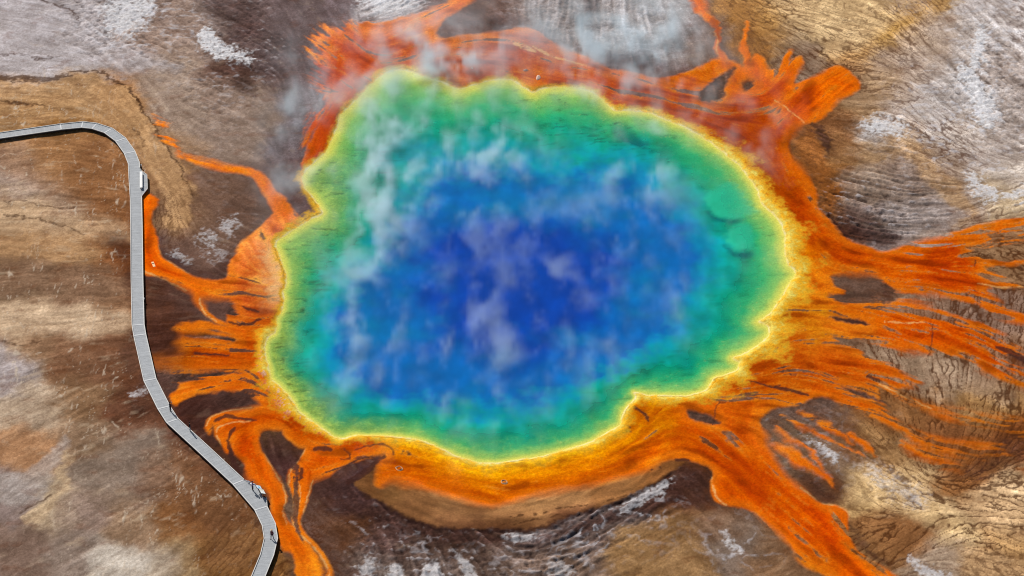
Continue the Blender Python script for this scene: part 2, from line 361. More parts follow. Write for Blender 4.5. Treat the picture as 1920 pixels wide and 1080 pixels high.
# colour of the bare ground: u, v, r, g, b as seen in sunlight, steam and its shade painted in at the north-west
BASE = [
(60,20,168,162,168),(60,60,162,156,162),(60,115,170,164,168),(140,90,158,148,148),(200,30,150,140,140),(250,100,152,130,118),(20,80,165,155,155),(330,60,148,128,118),(420,40,138,122,116),(470,60,108,88,82),(520,110,98,78,74),(560,40,112,97,96),(560,200,122,112,116),(530,260,112,102,106),(490,190,118,98,88),(440,250,128,108,98),(350,200,142,122,108),(300,190,146,126,112),(310,130,152,132,118),(420,165,112,86,76),(460,300,118,98,88),(540,330,97,77,77),(400,350,117,90,74),(330,330,142,106,74),(330,400,112,86,66),(400,440,118,92,78),(440,400,96,73,62),(320,480,86,66,66),(400,500,86,62,56),(600,120,120,105,108),
(230,180,164,118,76),(250,220,168,128,88),(300,270,165,130,96),(315,320,160,125,92),(60,172,168,138,112),(150,170,174,144,114),(60,210,142,102,60),(130,212,142,102,60),(345,420,150,115,80),
(100,300,152,112,76),(60,330,156,136,124),(180,320,126,84,54),(220,380,126,84,54),(50,400,168,142,116),(120,400,152,126,106),(60,450,168,132,96),(150,460,168,132,96),(215,460,116,70,40),(60,520,122,96,76),(150,530,132,102,80),(60,590,168,142,116),(150,600,182,157,132),(220,590,142,107,80),(60,650,142,112,86),(150,680,117,82,60),(220,680,107,67,47),(20,690,152,142,142),(60,760,168,148,128),(150,740,132,102,76),(250,760,102,67,50),(60,850,162,122,90),(150,830,138,112,90),(230,850,132,112,97),(280,880,128,107,94),(360,890,117,82,60),(30,930,128,112,107),(100,950,178,158,132),(150,960,132,112,102),(200,920,142,122,107),(60,1030,118,97,86),(130,1030,138,122,112),(250,990,138,112,90),(330,980,122,82,50),(410,960,105,68,43),(440,1020,118,82,45),(220,1060,178,168,158),(330,1050,152,127,96),(420,1060,112,78,45),(460,1050,116,80,44),
(300,560,82,51,38),(340,560,92,66,58),(300,630,76,42,28),(310,710,86,62,55),(430,745,76,55,50),(380,780,72,41,34),(540,820,92,66,45),(530,870,72,46,45),(610,930,72,49,42),(600,990,88,66,58),(545,950,92,69,55),(640,1060,80,60,52),(420,830,70,45,35),
(650,930,70,50,52),(650,990,86,56,38),(720,1010,82,60,56),(700,1060,118,104,98),(800,1010,88,68,60),(800,1060,112,96,90),(900,1000,76,56,48),(900,1050,100,82,74),(1000,1015,108,92,88),(1000,1065,116,96,85),(1100,1000,118,102,98),(1100,1050,112,92,80),(1180,960,122,108,105),(1240,940,80,50,40),(1200,1030,132,100,66),(1270,985,112,79,50),(1290,1040,132,101,70),(1340,990,112,86,68),(1380,1030,120,104,94),(1320,910,72,46,35),
(1440,1050,122,92,68),(1480,830,122,100,82),(1550,850,118,87,65),(1580,900,96,66,48),(1650,850,142,107,70),(1690,900,178,148,108),(1625,925,186,152,104),(1700,935,168,138,102),(1760,965,152,127,97),(1680,1000,122,83,52),(1640,1020,138,102,66),(1750,1060,152,132,114),(1820,900,138,90,50),(1860,945,174,138,97),(1900,910,184,154,118),(1900,1010,164,128,86),(1850,1060,164,132,97),(1780,820,122,79,48),(1850,755,152,117,76),(1900,830,112,66,35),(1880,700,138,108,86),(1800,690,142,120,100),(1740,690,142,120,100),(1830,590,128,104,90),(1740,565,138,114,97),(1600,535,96,73,62),(1890,475,132,102,74),(1700,780,130,90,55),(1480,790,100,78,68),
(1600,405,84,60,54),(1555,390,128,89,58),(1540,330,130,85,45),(1560,290,122,87,55),(1650,425,132,117,114),(1650,360,128,108,93),(1720,400,158,143,134),(1800,380,152,132,117),(1880,375,188,168,140),(1640,300,154,124,93),(1700,330,128,108,101),(1760,300,142,122,107),(1570,240,128,87,55),(1650,240,158,153,154),(1620,200,142,112,80),(1700,220,162,132,101),(1720,170,152,137,127),(1680,130,138,121,111),(1760,200,168,163,163),(1820,180,205,203,207),(1870,130,158,138,128),(1900,60,178,171,171),(1850,50,184,176,176),(1780,80,168,153,143),(1900,220,152,132,120),(1870,290,152,132,117),(1800,250,168,148,127),(1900,320,192,174,150),(1620,30,188,152,100),(1550,40,192,157,106),(1700,15,168,132,86),(1700,60,182,142,82),(1600,90,188,152,106),(1560,70,192,162,116),(1650,160,162,132,96),(1450,40,172,132,80),(1380,30,168,122,70),(1480,80,148,127,106),(1520,110,128,107,91),(1420,80,142,97,50),(1330,70,122,102,92),(1300,50,138,124,124),(1590,110,170,120,65),
(700,10,192,187,192),(640,20,112,97,100),(920,10,102,76,66),(960,60,102,82,80),(1000,30,128,112,107),(1050,40,112,97,92),(1100,60,132,122,120),(1180,40,168,162,164),(1240,80,168,162,162),(1220,120,112,92,92),(850,60,120,100,98),(1260,30,160,155,156),
]
# grain of the ground: u, v, angle in the picture (deg, + = downhill to the right), filaments, rivulets, crust
GRAIN = [
(50,60,12,.0,.1,.3),(200,40,38,.1,.2,.8),(350,100,32,.1,.2,.6),(450,120,30,0,.1,.8),(450,220,18,0,.1,.6),(540,200,80,0,0,.1),(400,330,25,0,.1,.4),(460,300,25,0,0,.3),(560,280,80,0,0,.1),
(100,180,0,.8,.1,.2),(230,190,45,.4,.3,.3),(295,280,62,.5,.3,.3),(60,330,-8,.9,0,.3),(180,330,10,1,0,.2),(100,450,4,.4,.1,.1),(200,450,0,.8,.1,.1),(100,600,-5,.7,.1,.1),(210,600,-4,1,.1,.2),(100,540,0,.9,.1,.1),(200,660,-8,.5,.1,.2),(100,700,-15,.9,.1,.1),(100,760,-30,.9,.1,.1),(220,740,-20,.9,.1,.2),(80,900,-40,.3,.1,.1),(180,800,-25,.8,.1,.1),(230,870,-15,.3,.1,.1),(60,820,-30,.4,.3,.1),(200,1000,-25,.8,.1,.1),(350,930,-35,.9,.1,.1),(330,860,-30,.8,.1,.1),(430,1040,-55,.4,.5,.1),(220,1060,-25,1,.1,.2),(60,1040,-30,.3,.1,.1),(300,1060,-35,.7,.3,0),
(300,560,10,0,.2,.3),(310,640,-5,0,.1,.1),(400,440,20,.0,.1,.5),(330,420,85,.0,.7,.1),(370,780,-40,0,.2,.2),(540,860,60,0,.3,.3),(600,990,8,0,.7,.1),(600,920,60,0,.2,.4),
(700,980,40,0,.1,1),(760,1050,75,0,.1,1),(900,1040,45,0,.1,1),(1000,1000,-15,0,.1,1),(1100,1000,-28,0,.1,1),(1200,960,-35,0,.1,1),(1250,1000,-30,0,.2,.3),(1200,1050,-20,0,.2,.3),(1320,960,50,0,.2,.3),(1380,1030,50,0,.2,.4),(1450,1050,-30,0,.3,.1),
(1500,830,30,0,.2,.6),(1540,870,30,0,.2,.5),(1560,910,30,0,.1,.4),(1650,860,35,0,.6,0),(1700,920,38,0,.4,0),(1620,930,30,0,.5,0),(1650,1000,-25,0,.8,0),(1700,1030,-40,0,.8,0),(1760,1000,-50,0,.8,0),(1800,940,20,0,1,0),(1880,900,-5,0,1,0),(1850,830,-50,0,1,0),(1890,980,8,0,1,0),(1760,860,-60,0,1,0),(1850,1060,20,0,.5,.2),(1740,1060,25,0,.2,.6),(1700,790,80,0,.7,0),
(1700,500,5,0,.1,0),(1880,470,20,0,1,0),(1750,560,100,0,.6,.1),(1850,610,115,0,1,0),(1600,540,8,0,0,.3),(1720,680,70,0,.7,0),(1800,680,110,0,1,0),(1880,730,115,0,1,0),(1800,740,100,0,.8,0),
(1600,400,30,0,.1,.9),(1700,390,-10,0,.1,.8),(1640,440,10,0,0,1),(1750,340,10,0,.2,.7),(1700,300,20,0,.3,.6),(1830,380,-15,0,.4,.3),(1880,380,-20,0,.6,.2),(1560,260,30,0,.4,.3),(1600,250,15,0,.6,.2),(1650,240,5,0,.2,.8),(1720,220,70,0,.9,.2),(1720,160,20,0,.5,.5),(1660,130,25,0,.5,.5),(1790,280,40,0,1,.1),(1820,180,60,0,.1,1),(1850,90,60,0,.2,.9),(1900,60,40,0,.6,.5),(1900,200,40,0,.1,.7),(1780,80,60,0,.1,.6),(1850,260,30,0,.2,.7),
(1450,30,18,0,.8,0),(1380,30,25,0,.5,0),(1550,40,10,0,.4,0),(1620,60,10,0,.3,0),(1700,40,60,0,.7,0),(1700,80,65,0,.7,0),(1600,120,-55,0,.7,0),(1550,100,40,0,.9,0),(1500,90,40,0,.4,.1),(1420,80,110,0,.4,0),(1350,60,70,0,.3,.2),(1640,180,-35,0,.5,.1),
(1000,30,100,0,.1,.7),(1100,30,95,0,.1,.6),(1200,60,80,0,0,.6),(920,15,30,0,.3,.2),(700,10,-30,0,0,.8),(640,30,60,0,0,.2),
]
# direction of flow on the mats: u, v, angle
FLOW = [
(1450,180,-35),(1550,150,-30),(1490,120,-60),(1420,140,60),(1500,280,80),(1500,230,-60),(1540,370,65),(1570,430,45),(1630,470,12),(1800,450,-12),(1700,510,6),(1800,530,12),(1880,560,20),(1600,500,3),(1560,580,6),(1640,600,8),(1750,620,18),(1850,670,28),(1620,680,12),(1560,660,8),(1700,730,20),(1500,700,4),(1500,620,0),(1560,740,15),(1480,750,3),(1620,780,22),(1700,820,22),(1800,850,5),(1350,80,80),(1397,100,90),(1330,200,5),(1420,220,10),(1000,110,14),(1100,140,18),(900,110,4),(1200,165,14),(760,80,-22),(840,25,-30),(640,90,45),(620,120,35),(620,200,-60),(600,160,25),(595,280,-70),(620,230,-58),
(400,310,14),(500,350,55),(540,395,55),(480,470,60),(460,540,-4),(400,545,12),(277,430,90),(320,520,30),(520,520,90),(500,560,0),(420,590,25),(400,640,0),(450,660,-2),(420,720,-10),(500,700,60),(540,780,38),(480,790,-12),(430,800,-50),(470,850,68),(520,920,65),(555,1020,55),(560,930,105),(600,1050,55),(640,860,-22),(580,830,25),
(700,840,5),(760,890,12),(850,915,14),(930,930,0),(1050,910,-10),(1150,890,-16),(1230,840,-20),(1200,790,-60),(1280,800,12),(1350,820,35),(1400,870,50),(1480,940,45),(1560,1000,45),(1620,1070,40),(1420,950,42),(1400,780,10),(900,980,2),(1100,950,-14),(750,950,25),
(1500,500,85),(1480,400,60),(1400,290,40),(1440,640,-55),(1400,700,-20),(1300,235,25),
]
REGION = [
 ([(300,110),(420,150),(500,170),(520,230),(470,300),(380,300),(320,240),(270,180),(250,140)], 22, (152,134,122), .6),
 ([(1690,70),(1800,15),(1950,-30),(1950,330),(1850,330),(1780,285),(1700,235),(1640,215),(1690,150)], 22, (180,172,170), .62),
 ([(1580,330),(1700,300),(1800,330),(1830,390),(1790,430),(1690,450),(1640,440),(1590,400)], 14, (140,124,114), .6),
 ([(-20,250),(120,250),(240,270),(240,350),(120,360),(-20,310)], 20, (152,110,74), .5),
 ([(120,300),(235,300),(245,420),(180,420),(120,370)], 18, (130,90,58), .55),
 ([(-20,152),(90,151),(157,134),(215,149),(245,170),(262,205),(300,255),(335,295),(352,330),(366,372),(352,405),(345,440),(322,440),(312,400),(302,360),(279,330),(268,300),(250,265),(225,240),(160,222),(60,235),(-20,245)], 6, (172,136,98), .75),
 ([(-20,-20),(150,-20),(185,30),(230,75),(300,110),(330,130),(250,132),(215,142),(157,128),(90,143),(-20,141)], 14, (174,168,172), .8),
 ([(380,-20),(560,-20),(600,40),(590,110),(560,140),(520,160),(490,150),(470,110),(420,50)], 25, (92,77,78), .7),
 ([(360,318),(430,335),(490,345),(502,400),(480,430),(440,455),(425,520),(370,510),(320,480),(298,440),(345,425),(362,372)], 8, (106,82,70), .6),
 ([(-20,380),(60,385),(130,400),(240,430),(250,450),(150,452),(60,440),(-20,430)], 15, (184,155,124), .6),
 ([(-20,570),(120,575),(240,590),(245,620),(130,625),(-20,625)], 18, (194,169,142), .65),
 ([(-20,490),(150,500),(240,520),(240,560),(120,560),(-20,550)], 18, (124,96,76), .55),
 ([(60,635),(250,640),(262,690),(180,712),(100,680)], 16, (124,92,70), .5),
 ([(165,850),(290,818),(312,870),(200,922),(130,900)], 15, (128,114,104), .6),
 ([(45,962),(100,935),(110,900),(122,860),(136,860),(122,925),(92,972),(42,978)], 5, (188,163,133), .7),
 ([(-20,900),(60,880),(100,840),(126,828),(112,880),(70,932),(20,942),(-20,935)], 8, (164,156,152), .6),
 ([(180,1060),(250,1030),(330,1040),(300,1110),(150,1110)], 20, (186,176,165), .6),
 ([(330,850),(440,930),(490,1000),(480,1060),(400,1060),(380,980),(300,930),(260,870)], 20, (116,82,56), .55),
 ([(1350,-40),(1710,-40),(1640,60),(1580,110),(1540,85),(1480,40),(1420,-5)], 20, (198,173,137), .6),
 ([(1600,880),(1700,900),(1790,960),(1832,1012),(1780,1012),(1700,960),(1620,952),(1590,920)], 20, (204,174,128), .65),
 ([(1820,925),(1930,880),(1960,1000),(1830,985)], 20, (196,166,130), .65),
 ([(1640,655),(1760,668),(1840,695),(1900,760),(1820,745),(1740,722),(1680,695)], 10, (156,133,112), .6),
 ([(1650,250),(1720,270),(1790,330),(1822,400),(1800,420),(1740,340),(1670,280)], 10, (180,144,103), .6),
 ([(1640,382),(1700,372),(1780,385),(1802,420),(1740,432),(1680,446),(1650,420)], 8, (152,142,142), .6),
 ([(1510,228),(1535,260),(1556,310),(1562,345),(1560,400),(1545,400),(1530,350),(1495,290),(1497,255)], 9, (142,86,40), .75),
 ([(1020,-30),(1260,-30),(1292,60),(1260,110),(1210,112),(1130,92),(1060,72),(1010,50)], 15, (160,154,156), .6),
 ([(1150,1010),(1260,970),(1320,1000),(1300,1110),(1150,1110)], 20, (136,104,69), .6),
 ([(1600,985),(1680,960),(1760,1010),(1700,1060),(1640,1045)], 15, (124,84,50), .6),
 ([(1560,130),(1640,110),(1700,60),(1760,20),(1800,40),(1760,120),(1700,190),(1640,200),(1590,190)], 20, (160,134,110), .5),
 ([(1480,85),(1520,80),(1560,115),(1580,130),(1530,135),(1500,110)], 10, (126,106,90), .6),
 ([(1450,800),(1500,790),(1560,830),(1600,870),(1570,890),(1500,860),(1460,830)], 12, (124,104,86), .6),
]
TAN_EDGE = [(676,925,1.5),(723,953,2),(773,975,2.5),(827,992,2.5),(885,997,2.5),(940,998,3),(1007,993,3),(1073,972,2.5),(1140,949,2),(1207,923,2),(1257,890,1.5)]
PALE_LINES = [
 [(573,846,1),(556,868,1.2),(545,885,1.2),(541,913,1.2),(549,948,1.2),(548,968,1),(556,997,1.2),(583,1022,1.3),(608,1053,1.4),(619,1090,1.4)],
 [(490,815,.6),(498,853,1),(511,880,1.1),(528,907,1.2),(535,935,1.1),(531,962,1),(540,985,.6)],
 [(388,800,.8),(397,783,1),(430,771,1.1),(470,764,.8)], [(414,838,1),(406,815,1.2),(412,802,1),(440,794,.8),(470,790,.6)],
 [(376,560,1),(377,575,1.2),(390,594,1.1),(408,604,.8)], [(266,507,1),(293,519,1.2),(327,535,1.1),(352,545,.8)],
 [(297,460,.8),(307,482,1),(333,502,1),(358,516,.7)], [(565,985,1),(570,960,1),(577,930,1.1),(588,902,1)], [(556,985,.7),(560,960,.8),(562,930,.9),(560,905,.8)],
 [(1650,722,1),(1690,742,1.3),(1715,754,1.2),(1745,767,1)], [(1833,532,.8),(1880,541,1.3),(1925,537,1.2)], [(1660,604,.8),(1700,606,1),(1735,607,.7)],
 [(1333,885,1),(1335,910,1.2),(1345,935,1.2),(1362,948,1)], [(1500,915,.9),(1520,928,1.2),(1545,944,1.2),(1573,951,1.2),(1590,962,1),(1594,980,.8)],
 [(1000,88,1.5),(1012,95,2),(1030,104,1.5),(1060,113,1.2),(1100,125,1)], [(965,82,3),(985,90,4),(1003,98,3)], [(1340,60,.8),(1346,75,.9),(1343,90,1),(1347,108,.8)],
 [(1452,190,.7),(1475,205,.7),(1500,222,1),(1506,230,.8)],
]
DARK_LINES = [
 [(405,792,2),(425,783,3),(455,786,2),(480,789,1.5)], [(424,826,3),(431,845,3.5),(438,866,5),(448,890,5)], [(440,803,2),(433,812,3),(428,822,2)],
 [(590,845,3),(605,842,4),(622,845,3)], [(565,895,3),(566,880,3),(562,900,2)], [(640,862,.8),(654,862,1),(656,852,1),(645,843,.8)],
 [(665,845,.9),(690,838,1),(715,834,1.2),(733,842,1.2),(738,853,1)], [(655,905,5),(680,890,6),(705,868,4),(722,856,2)],
 [(430,603,1.5),(450,610,2.5),(470,608,2.5),(488,600,1.5)], [(455,575,1),(470,582,2.5),(485,585,1.5)], [(365,665,1.5),(400,666,1.5),(430,668,1)],
 [(1190,744,2),(1225,745,2.5),(1262,744,2),(1258,758,1.5)], [(1187,766,2.5),(1200,772,2),(1210,780,2),(1214,790,1.8)], [(1174,800,1),(1182,803,1.2)],[(1174,810,1.2),(1183,810,1)],
 [(1336,798,.6),(1345,760,.8),(1360,758,.6)], [(1626,706,2.5),(1640,712,2.5),(1650,716,1.5)], [(1405,716,1),(1445,727,1.5),(1460,724,1)], [(1450,728,1.5),(1480,732,2.5),(1515,742,2)],
 [(1870,652,3),(1890,660,5),(1930,682,6)], [(1560,598,1),(1590,600,2),(1625,608,2.5)], [(1290,865,2),(1268,864,3)], [(1218,881,1.4),(1221,882,1.4)],[(1236,878,1.2),(1238,879,1.2)],
 [(1745,608,.7),(1748,640,.8),(1742,668,.7)], [(1826,500,.7),(1829,490,.8)], [(1590,445,2.5),(1570,425,2),(1550,400,1)],
]
BAND_D = [0, 10, 20, 36, 54, 72, 84, 98, 112, 124, 138]
BAND_C = [(250,222,84),(248,205,60),(238,172,34),(216,132,14),(192,98,6),(186,82,6),(222,96,14),(226,118,38),(190,128,76),(172,116,72),(130,84,54)]
VEIL = [(800,108,95,48,2.0),(1150,75,120,60,1.5),(560,220,70,120,.40),(1300,200,110,50,.30),(700,260,110,90,.6),(930,60,120,50,.3)]
MATC = [  # mat colours; northern rows carry the pink of the steam haze
(600,80,235,130,60),(660,100,205,85,45),(700,60,230,125,65),(780,55,235,135,75),(850,10,225,110,40),(640,150,205,85,35),(610,210,190,75,30),(590,290,190,80,40),(680,140,215,95,30),(750,100,210,100,55),(850,110,205,110,65),(940,80,200,110,55),(940,110,190,75,40),(1010,100,190,80,40),(1000,150,225,130,40),(1060,140,210,90,40),(1120,145,215,100,50),(1060,108,205,110,60),(1180,170,195,90,50),(1240,190,175,80,45),(1290,150,205,100,50),(1310,210,170,70,30),
(1345,60,230,105,40),(1397,90,215,100,30),(1400,220,165,70,25),(1440,180,205,90,25),(1480,150,220,100,25),(1550,160,220,100,20),(1590,150,210,90,20),(1480,220,205,90,25),(1440,260,165,70,25),(1480,300,195,80,15),(1430,300,150,70,35),(1500,370,185,75,20),(1470,350,175,90,30),(1540,430,185,75,15),(1560,470,180,75,15),(1620,490,190,80,15),(1700,490,205,95,20),(1780,500,185,70,10),(1860,470,205,100,25),(1740,530,190,75,15),(1520,470,205,120,20),(1540,520,215,120,40),(1600,580,195,95,25),(1680,590,205,95,20),(1750,610,205,90,15),(1850,650,190,80,15),(1520,600,200,125,45),(1600,625,220,130,60),(1700,640,200,85,20),(1500,660,195,100,40),(1600,680,195,90,30),(1480,720,190,95,35),(1600,710,185,80,25),(1700,735,190,85,25),(1450,745,200,105,35),(1540,770,215,105,25),(1620,790,205,95,25),(1750,845,190,90,30),(1900,790,150,75,30),
(1380,790,215,110,40),(1300,800,195,80,15),(1400,830,205,90,30),(1430,820,235,125,50),(1360,850,190,75,15),(1420,890,195,75,10),(1370,920,205,85,10),(1450,950,205,85,10),(1540,965,210,85,10),(1560,1000,205,75,5),(1500,1000,220,100,20),(1340,920,215,105,25),(1600,1060,220,100,20),(1540,1040,200,105,35),
(1200,800,225,150,20),(1230,770,230,150,30),(1250,830,190,95,5),(1200,850,215,115,20),(1150,860,195,105,5),(1280,850,225,115,30),(1100,890,215,95,20),(1000,905,215,95,20),(900,890,190,95,5),(860,925,205,85,15),(800,890,180,75,5),(760,860,220,120,15),(720,880,215,110,20),(780,900,195,75,10),(730,840,225,130,20),(690,840,200,90,15),(950,880,195,110,5),(1050,875,195,105,5),
(280,430,225,95,20),(300,490,220,90,15),(350,530,220,100,30),(420,545,215,110,45),(480,470,240,145,75),(500,440,235,140,70),(460,480,240,135,65),(510,500,250,180,90),(520,400,225,120,75),(490,350,210,105,65),(400,315,235,120,40),(440,570,205,95,55),(500,580,200,110,50),(400,625,220,120,50),(450,650,205,95,30),(380,650,190,90,30),(330,680,160,80,25),(450,680,195,85,20),(420,730,210,100,35),(350,745,225,120,45),(500,650,220,130,40),(480,710,210,100,30),(560,810,190,85,20),(500,790,200,90,20),(430,790,210,100,35),(460,850,200,75,10),(480,890,215,95,25),(520,930,215,95,25),(550,1010,220,105,25),(550,930,225,110,30),(600,880,215,100,30),(640,860,205,85,20),(600,1050,235,140,60),
]
RIMW = [(1500,500,42),(1470,420,40),(1430,330,30),(1280,220,14),(1150,200,10),(1000,160,8),(850,160,6),(700,140,10),(590,300,8),(570,350,10),(590,415,16),(520,480,14),(530,560,10),(500,620,20),(490,700,26),(560,780,24),(640,830,16),(760,835,16),(900,875,14),(1050,860,16),(1150,820,22),(1190,765,22),(1250,755,16),(1300,755,30),(1380,710,38),(1440,640,42),(1470,580,45)]
OLIVE = [(550,720,1),(520,660,1),(560,480,.55),(545,540,.6),(600,320,.8),(620,370,.8),(680,780,.8),(600,760,.9),(780,800,.35),(900,840,.3),(1050,840,.25),(1150,750,.1),(1440,450,0),(1420,600,.05),(700,180,.12),(650,230,.12),(760,170,.1),(900,170,.08),(1080,190,.08),(1250,270,.05),(1350,690,.0),(1400,350,.2)]

# ------------------------------------------------------------------ ground grid
GX0, GX1, GDX = -106.0, 106.0, 0.17
GY0, GY1, GDY = -86.0, 114.0, 0.235
gx = np.arange(GX0, GX1, GDX, dtype=np.float32)
gy = np.arange(GY0, GY1, GDY, dtype=np.float32)
X, Y = np.meshgrid(gx, gy)
NY, NX = X.shape
dep = D + Y * sT
U = (960.0 + FPX * X / dep).astype(np.float32)
V = (540.0 - FPX * Y * cT / dep).astype(np.float32)

W1 = fbm(X / 5.0, Y / 5.0, 1, 4); W2 = fbm(X / 5.0, Y / 5.0, 9, 4)
F1 = fbm(X / 0.9, Y / 0.9, 17, 3); F2 = fbm(X / 0.9, Y / 0.9, 23, 3)
Uw = U + 3.0 * W1 + 0.9 * F1           # gently warped labels for edges
Vw = V + 2.2 * W2 + 0.7 * F2
Ub = U + 10 * W1 + 3.0 * F1            # strongly warped labels for soft colour regions
Vb = V + 7 * W2 + 2.0 * F2


def lic(table, sigma, steps, srcs, px=11.0):
    t = [(r[0], r[1], math.cos(2 * math.radians(r[2])), math.sin(2 * math.radians(r[2]))) for r in table]
    f = look(field(t, sigma), U, V)
    a = 0.5 * np.arctan2(f[..., 1], f[..., 0]) + 0.10 * W1
    dx = np.cos(a) / GDX; dy = -np.sin(a) / cT / GDY
    n = np.sqrt(dx * dx + dy * dy)
    dx = (dx / n * 1.25).astype(np.float32).ravel(); dy = (dy / n * 1.25).astype(np.float32).ravel()
    I, J = np.meshgrid(np.arange(NX, dtype=np.float32), np.arange(NY, dtype=np.float32))
    I = I.ravel(); J = J.ravel()
    acc = [s.ravel().copy() for s in srcs]
    fl = [s.ravel() for s in srcs]
    mx = max(steps)
    for sgn in (1, -1):
        i = I.copy(); j = J.copy()
        pdx = dx * sgn; pdy = dy * sgn
        for k in range(1, mx + 1):
            idx = np.clip(j, 0, NY - 1).astype(np.int32) * NX + np.clip(i, 0, NX - 1).astype(np.int32)
            if k > 1:
                qx = dx[idx]; qy = dy[idx]
                s2 = np.where(qx * pdx + qy * pdy < 0, -1, 1).astype(np.float32)
                pdx = qx * s2; pdy = qy * s2
            i += pdx; j += pdy
            idx = np.clip(j, 0, NY - 1).astype(np.int32) * NX + np.clip(i, 0, NX - 1).astype(np.int32)
            for q in range(len(srcs)):
                if k <= steps[q]:
                    acc[q] += fl[q][idx]
    out = []
    for s in acc:
        s = s.reshape(NY, NX)
        out.append(((s - s.mean()) / (s.std() + 1e-9)).astype(np.float32))
    return out


white = _rng.randn(NY, NX).astype(np.float32)
white = (white + np.roll(white, 1, 0) + np.roll(white, 1, 1) + np.roll(np.roll(white, 1, 0), 1, 1)) / 2
n3 = fbm(X / 0.7, Y / 0.7, 31, 2); n8 = fbm(X / 2.2, Y / 2.2, 37, 3); n9b = fbm(X / 0.6 + 0.3 * W2, Y / 1.1 + 0.3 * W1, 47, 1)
n9 = fbm(X / 0.8 + 0.3 * W1, Y / 1.4 + 0.3 * W2, 41, 1)
G1, G3, G8, G9, G9b = lic(GRAIN, 55, (10, 16, 22, 16, 13), (white, n3, n8, n9, n9b))
M1, M3, M8 = lic(FLOW, 45, (9, 15, 24), (white, n3, n8))
N4 = fbm(X / 4.0, Y / 4.0, 3, 5)
N1 = fbm(X / 1.2, Y / 1.2, 5, 4)
N12 = fbm(X / 14.0, Y / 14.0, 12, 4)
NF = fbm(X / 0.4, Y / 0.4, 45, 2)
gw = look(field([r[:2] + r[3:] for r in GRAIN], 50), Ub, Vb)
wf, wd, wc = gw[..., 0], gw[..., 1], gw[..., 2]


def mix(a, b, m):
    m = m[..., None] if m.ndim == 2 else m
    return a + (np.asarray(b, dtype=np.float32) - a) * m


# bare ground
base = lin(np.clip(look(field(BASE, 25), Ub, Vb), 0, 255))
for o, s, rgb, k in REGION:
    r = look(sdf(o, 3, 50), U + 7 * W1 + 2.0 * F1 + 2 * G8, V + 5 * W2 + 1.5 * F2)
    base = mix(base, lin(rgb), k * ss(-s, s, r))
wc = ss(0.25, 0.95, wc)
wf = ss(0.15, 0.85, wf)
wd = ss(0.12, 0.75, wd)
base = base * (1.0 + 0.25 * wd[..., None]) * np.array([1.34, 1.29, 1.22], dtype=np.float32)
sm = 0.75 + 0.35 * wc + 0.25 * wf
L = (0.17 - 0.07 * ss(560, 440, U)) * G8 + 0.09 * G3 + 0.05 * G1 + 0.17 * N4 + 0.08 * N1 + 0.09 * NF + 0.06 * fbm(X / 0.22, Y / 0.3, 183, 1)
crack = ss(0.16, 0.0, np.abs(fbm(X / 0.9 + 0.3 * F1, Y / 1.3 + 0.3 * F2, 191, 3)))
grit = ss(1.5, 2.4, fbm(X / 0.3, Y / 0.42, 193, 2))
L = L + (0.26 * grit - 0.20 * crack) * (0.5 + 0.6 * ss(-1, 1, N12)) + 0.08 * N12
L = L * sm * (1 - 0.25 * ss(560, 440, U))
col = base * np.exp(L[..., None] * np.array([0.92, 1.02, 1.12], dtype=np.float32))
bq = 2.2 * fbm(X / 11 + 0.5 * W1, Y / 8 + 0.5 * W2, 151, 3) + 0.5 * G8
band = vn(bq * 1.6, 0 * bq + 0.5, 155) * 1.3 + 0.6 * vn(bq * 4.3, 0 * bq + 3.5, 156)
L = L + 0.16 * band * (1 - 0.5 * np.clip(wc, 0, 1))
col = base * np.exp(L[..., None] * np.array([0.92, 1.02, 1.10], dtype=np.float32))
H = 0.020 * G8 + 0.006 * G3 + 0.03 * N4 + 0.008 * N1
# rust-coloured and pale stains
col = mix(col, lin((118, 66, 34)), 0.28 * ss(0.6, 1.8, fbm(X / 3, Y / 2, 51, 4)) * (1 - 0.6 * wc))
col = mix(col, lin((205, 180, 150)), 0.30 * ss(1.0, 2.4, fbm(X / 4, Y / 2.5, 57, 5) + 0.4 * G3) * (0.4 + wf))
# broken crust: pale plates, dark gaps, relief
cr = fbm(X / 1.5, Y / 1.1, 61, 5) + 0.5 * G3
cr2 = np.abs(fbm(X / 1.3 + 0.3 * F1, Y / 1.0, 66, 4))
col = mix(col, lin((215, 208, 210)), np.clip(wc, 0, 1) * 0.55 * ss(1.0, 2.3, cr))
col = mix(col, lin((58, 42, 38)), np.clip(wc, 0, 1) * 0.62 * ss(0.8, 1.9, -cr))
col = mix(col, lin((62, 46, 42)), np.clip(wc - .3, 0, 1) * 0.55 * ss(0.25, 0.0, cr2))
H += np.clip(wc, 0, 1.2) * (0.065 * cr + 0.03 * F1 + 0.05 * G3)
# rivulets: dark branching lines along the grain
rv = np.abs(G9 + 0.05 * F1)
rm = np.clip(wd, 0, 1) * ss(-1.7, -0.3, N4 + 0.3 * N12 + 0.35)
lineA = ss(0.50, 0.10, rv) * rm
rv2 = np.abs(G3)
rv3 = np.abs(G9b)
lineB = np.maximum(ss(0.16, 0.0, rv2) * rm * 0.55, ss(0.34, 0.05, rv3) * rm * ss(-0.8, 0.4, N12 + 0.6 * W2))
rl = np.clip(np.maximum(lineA, lineB), 0, 1)
col = mix(col, lin((84, 46, 22)), 0.85 * rl)
H -= 0.05 * rl
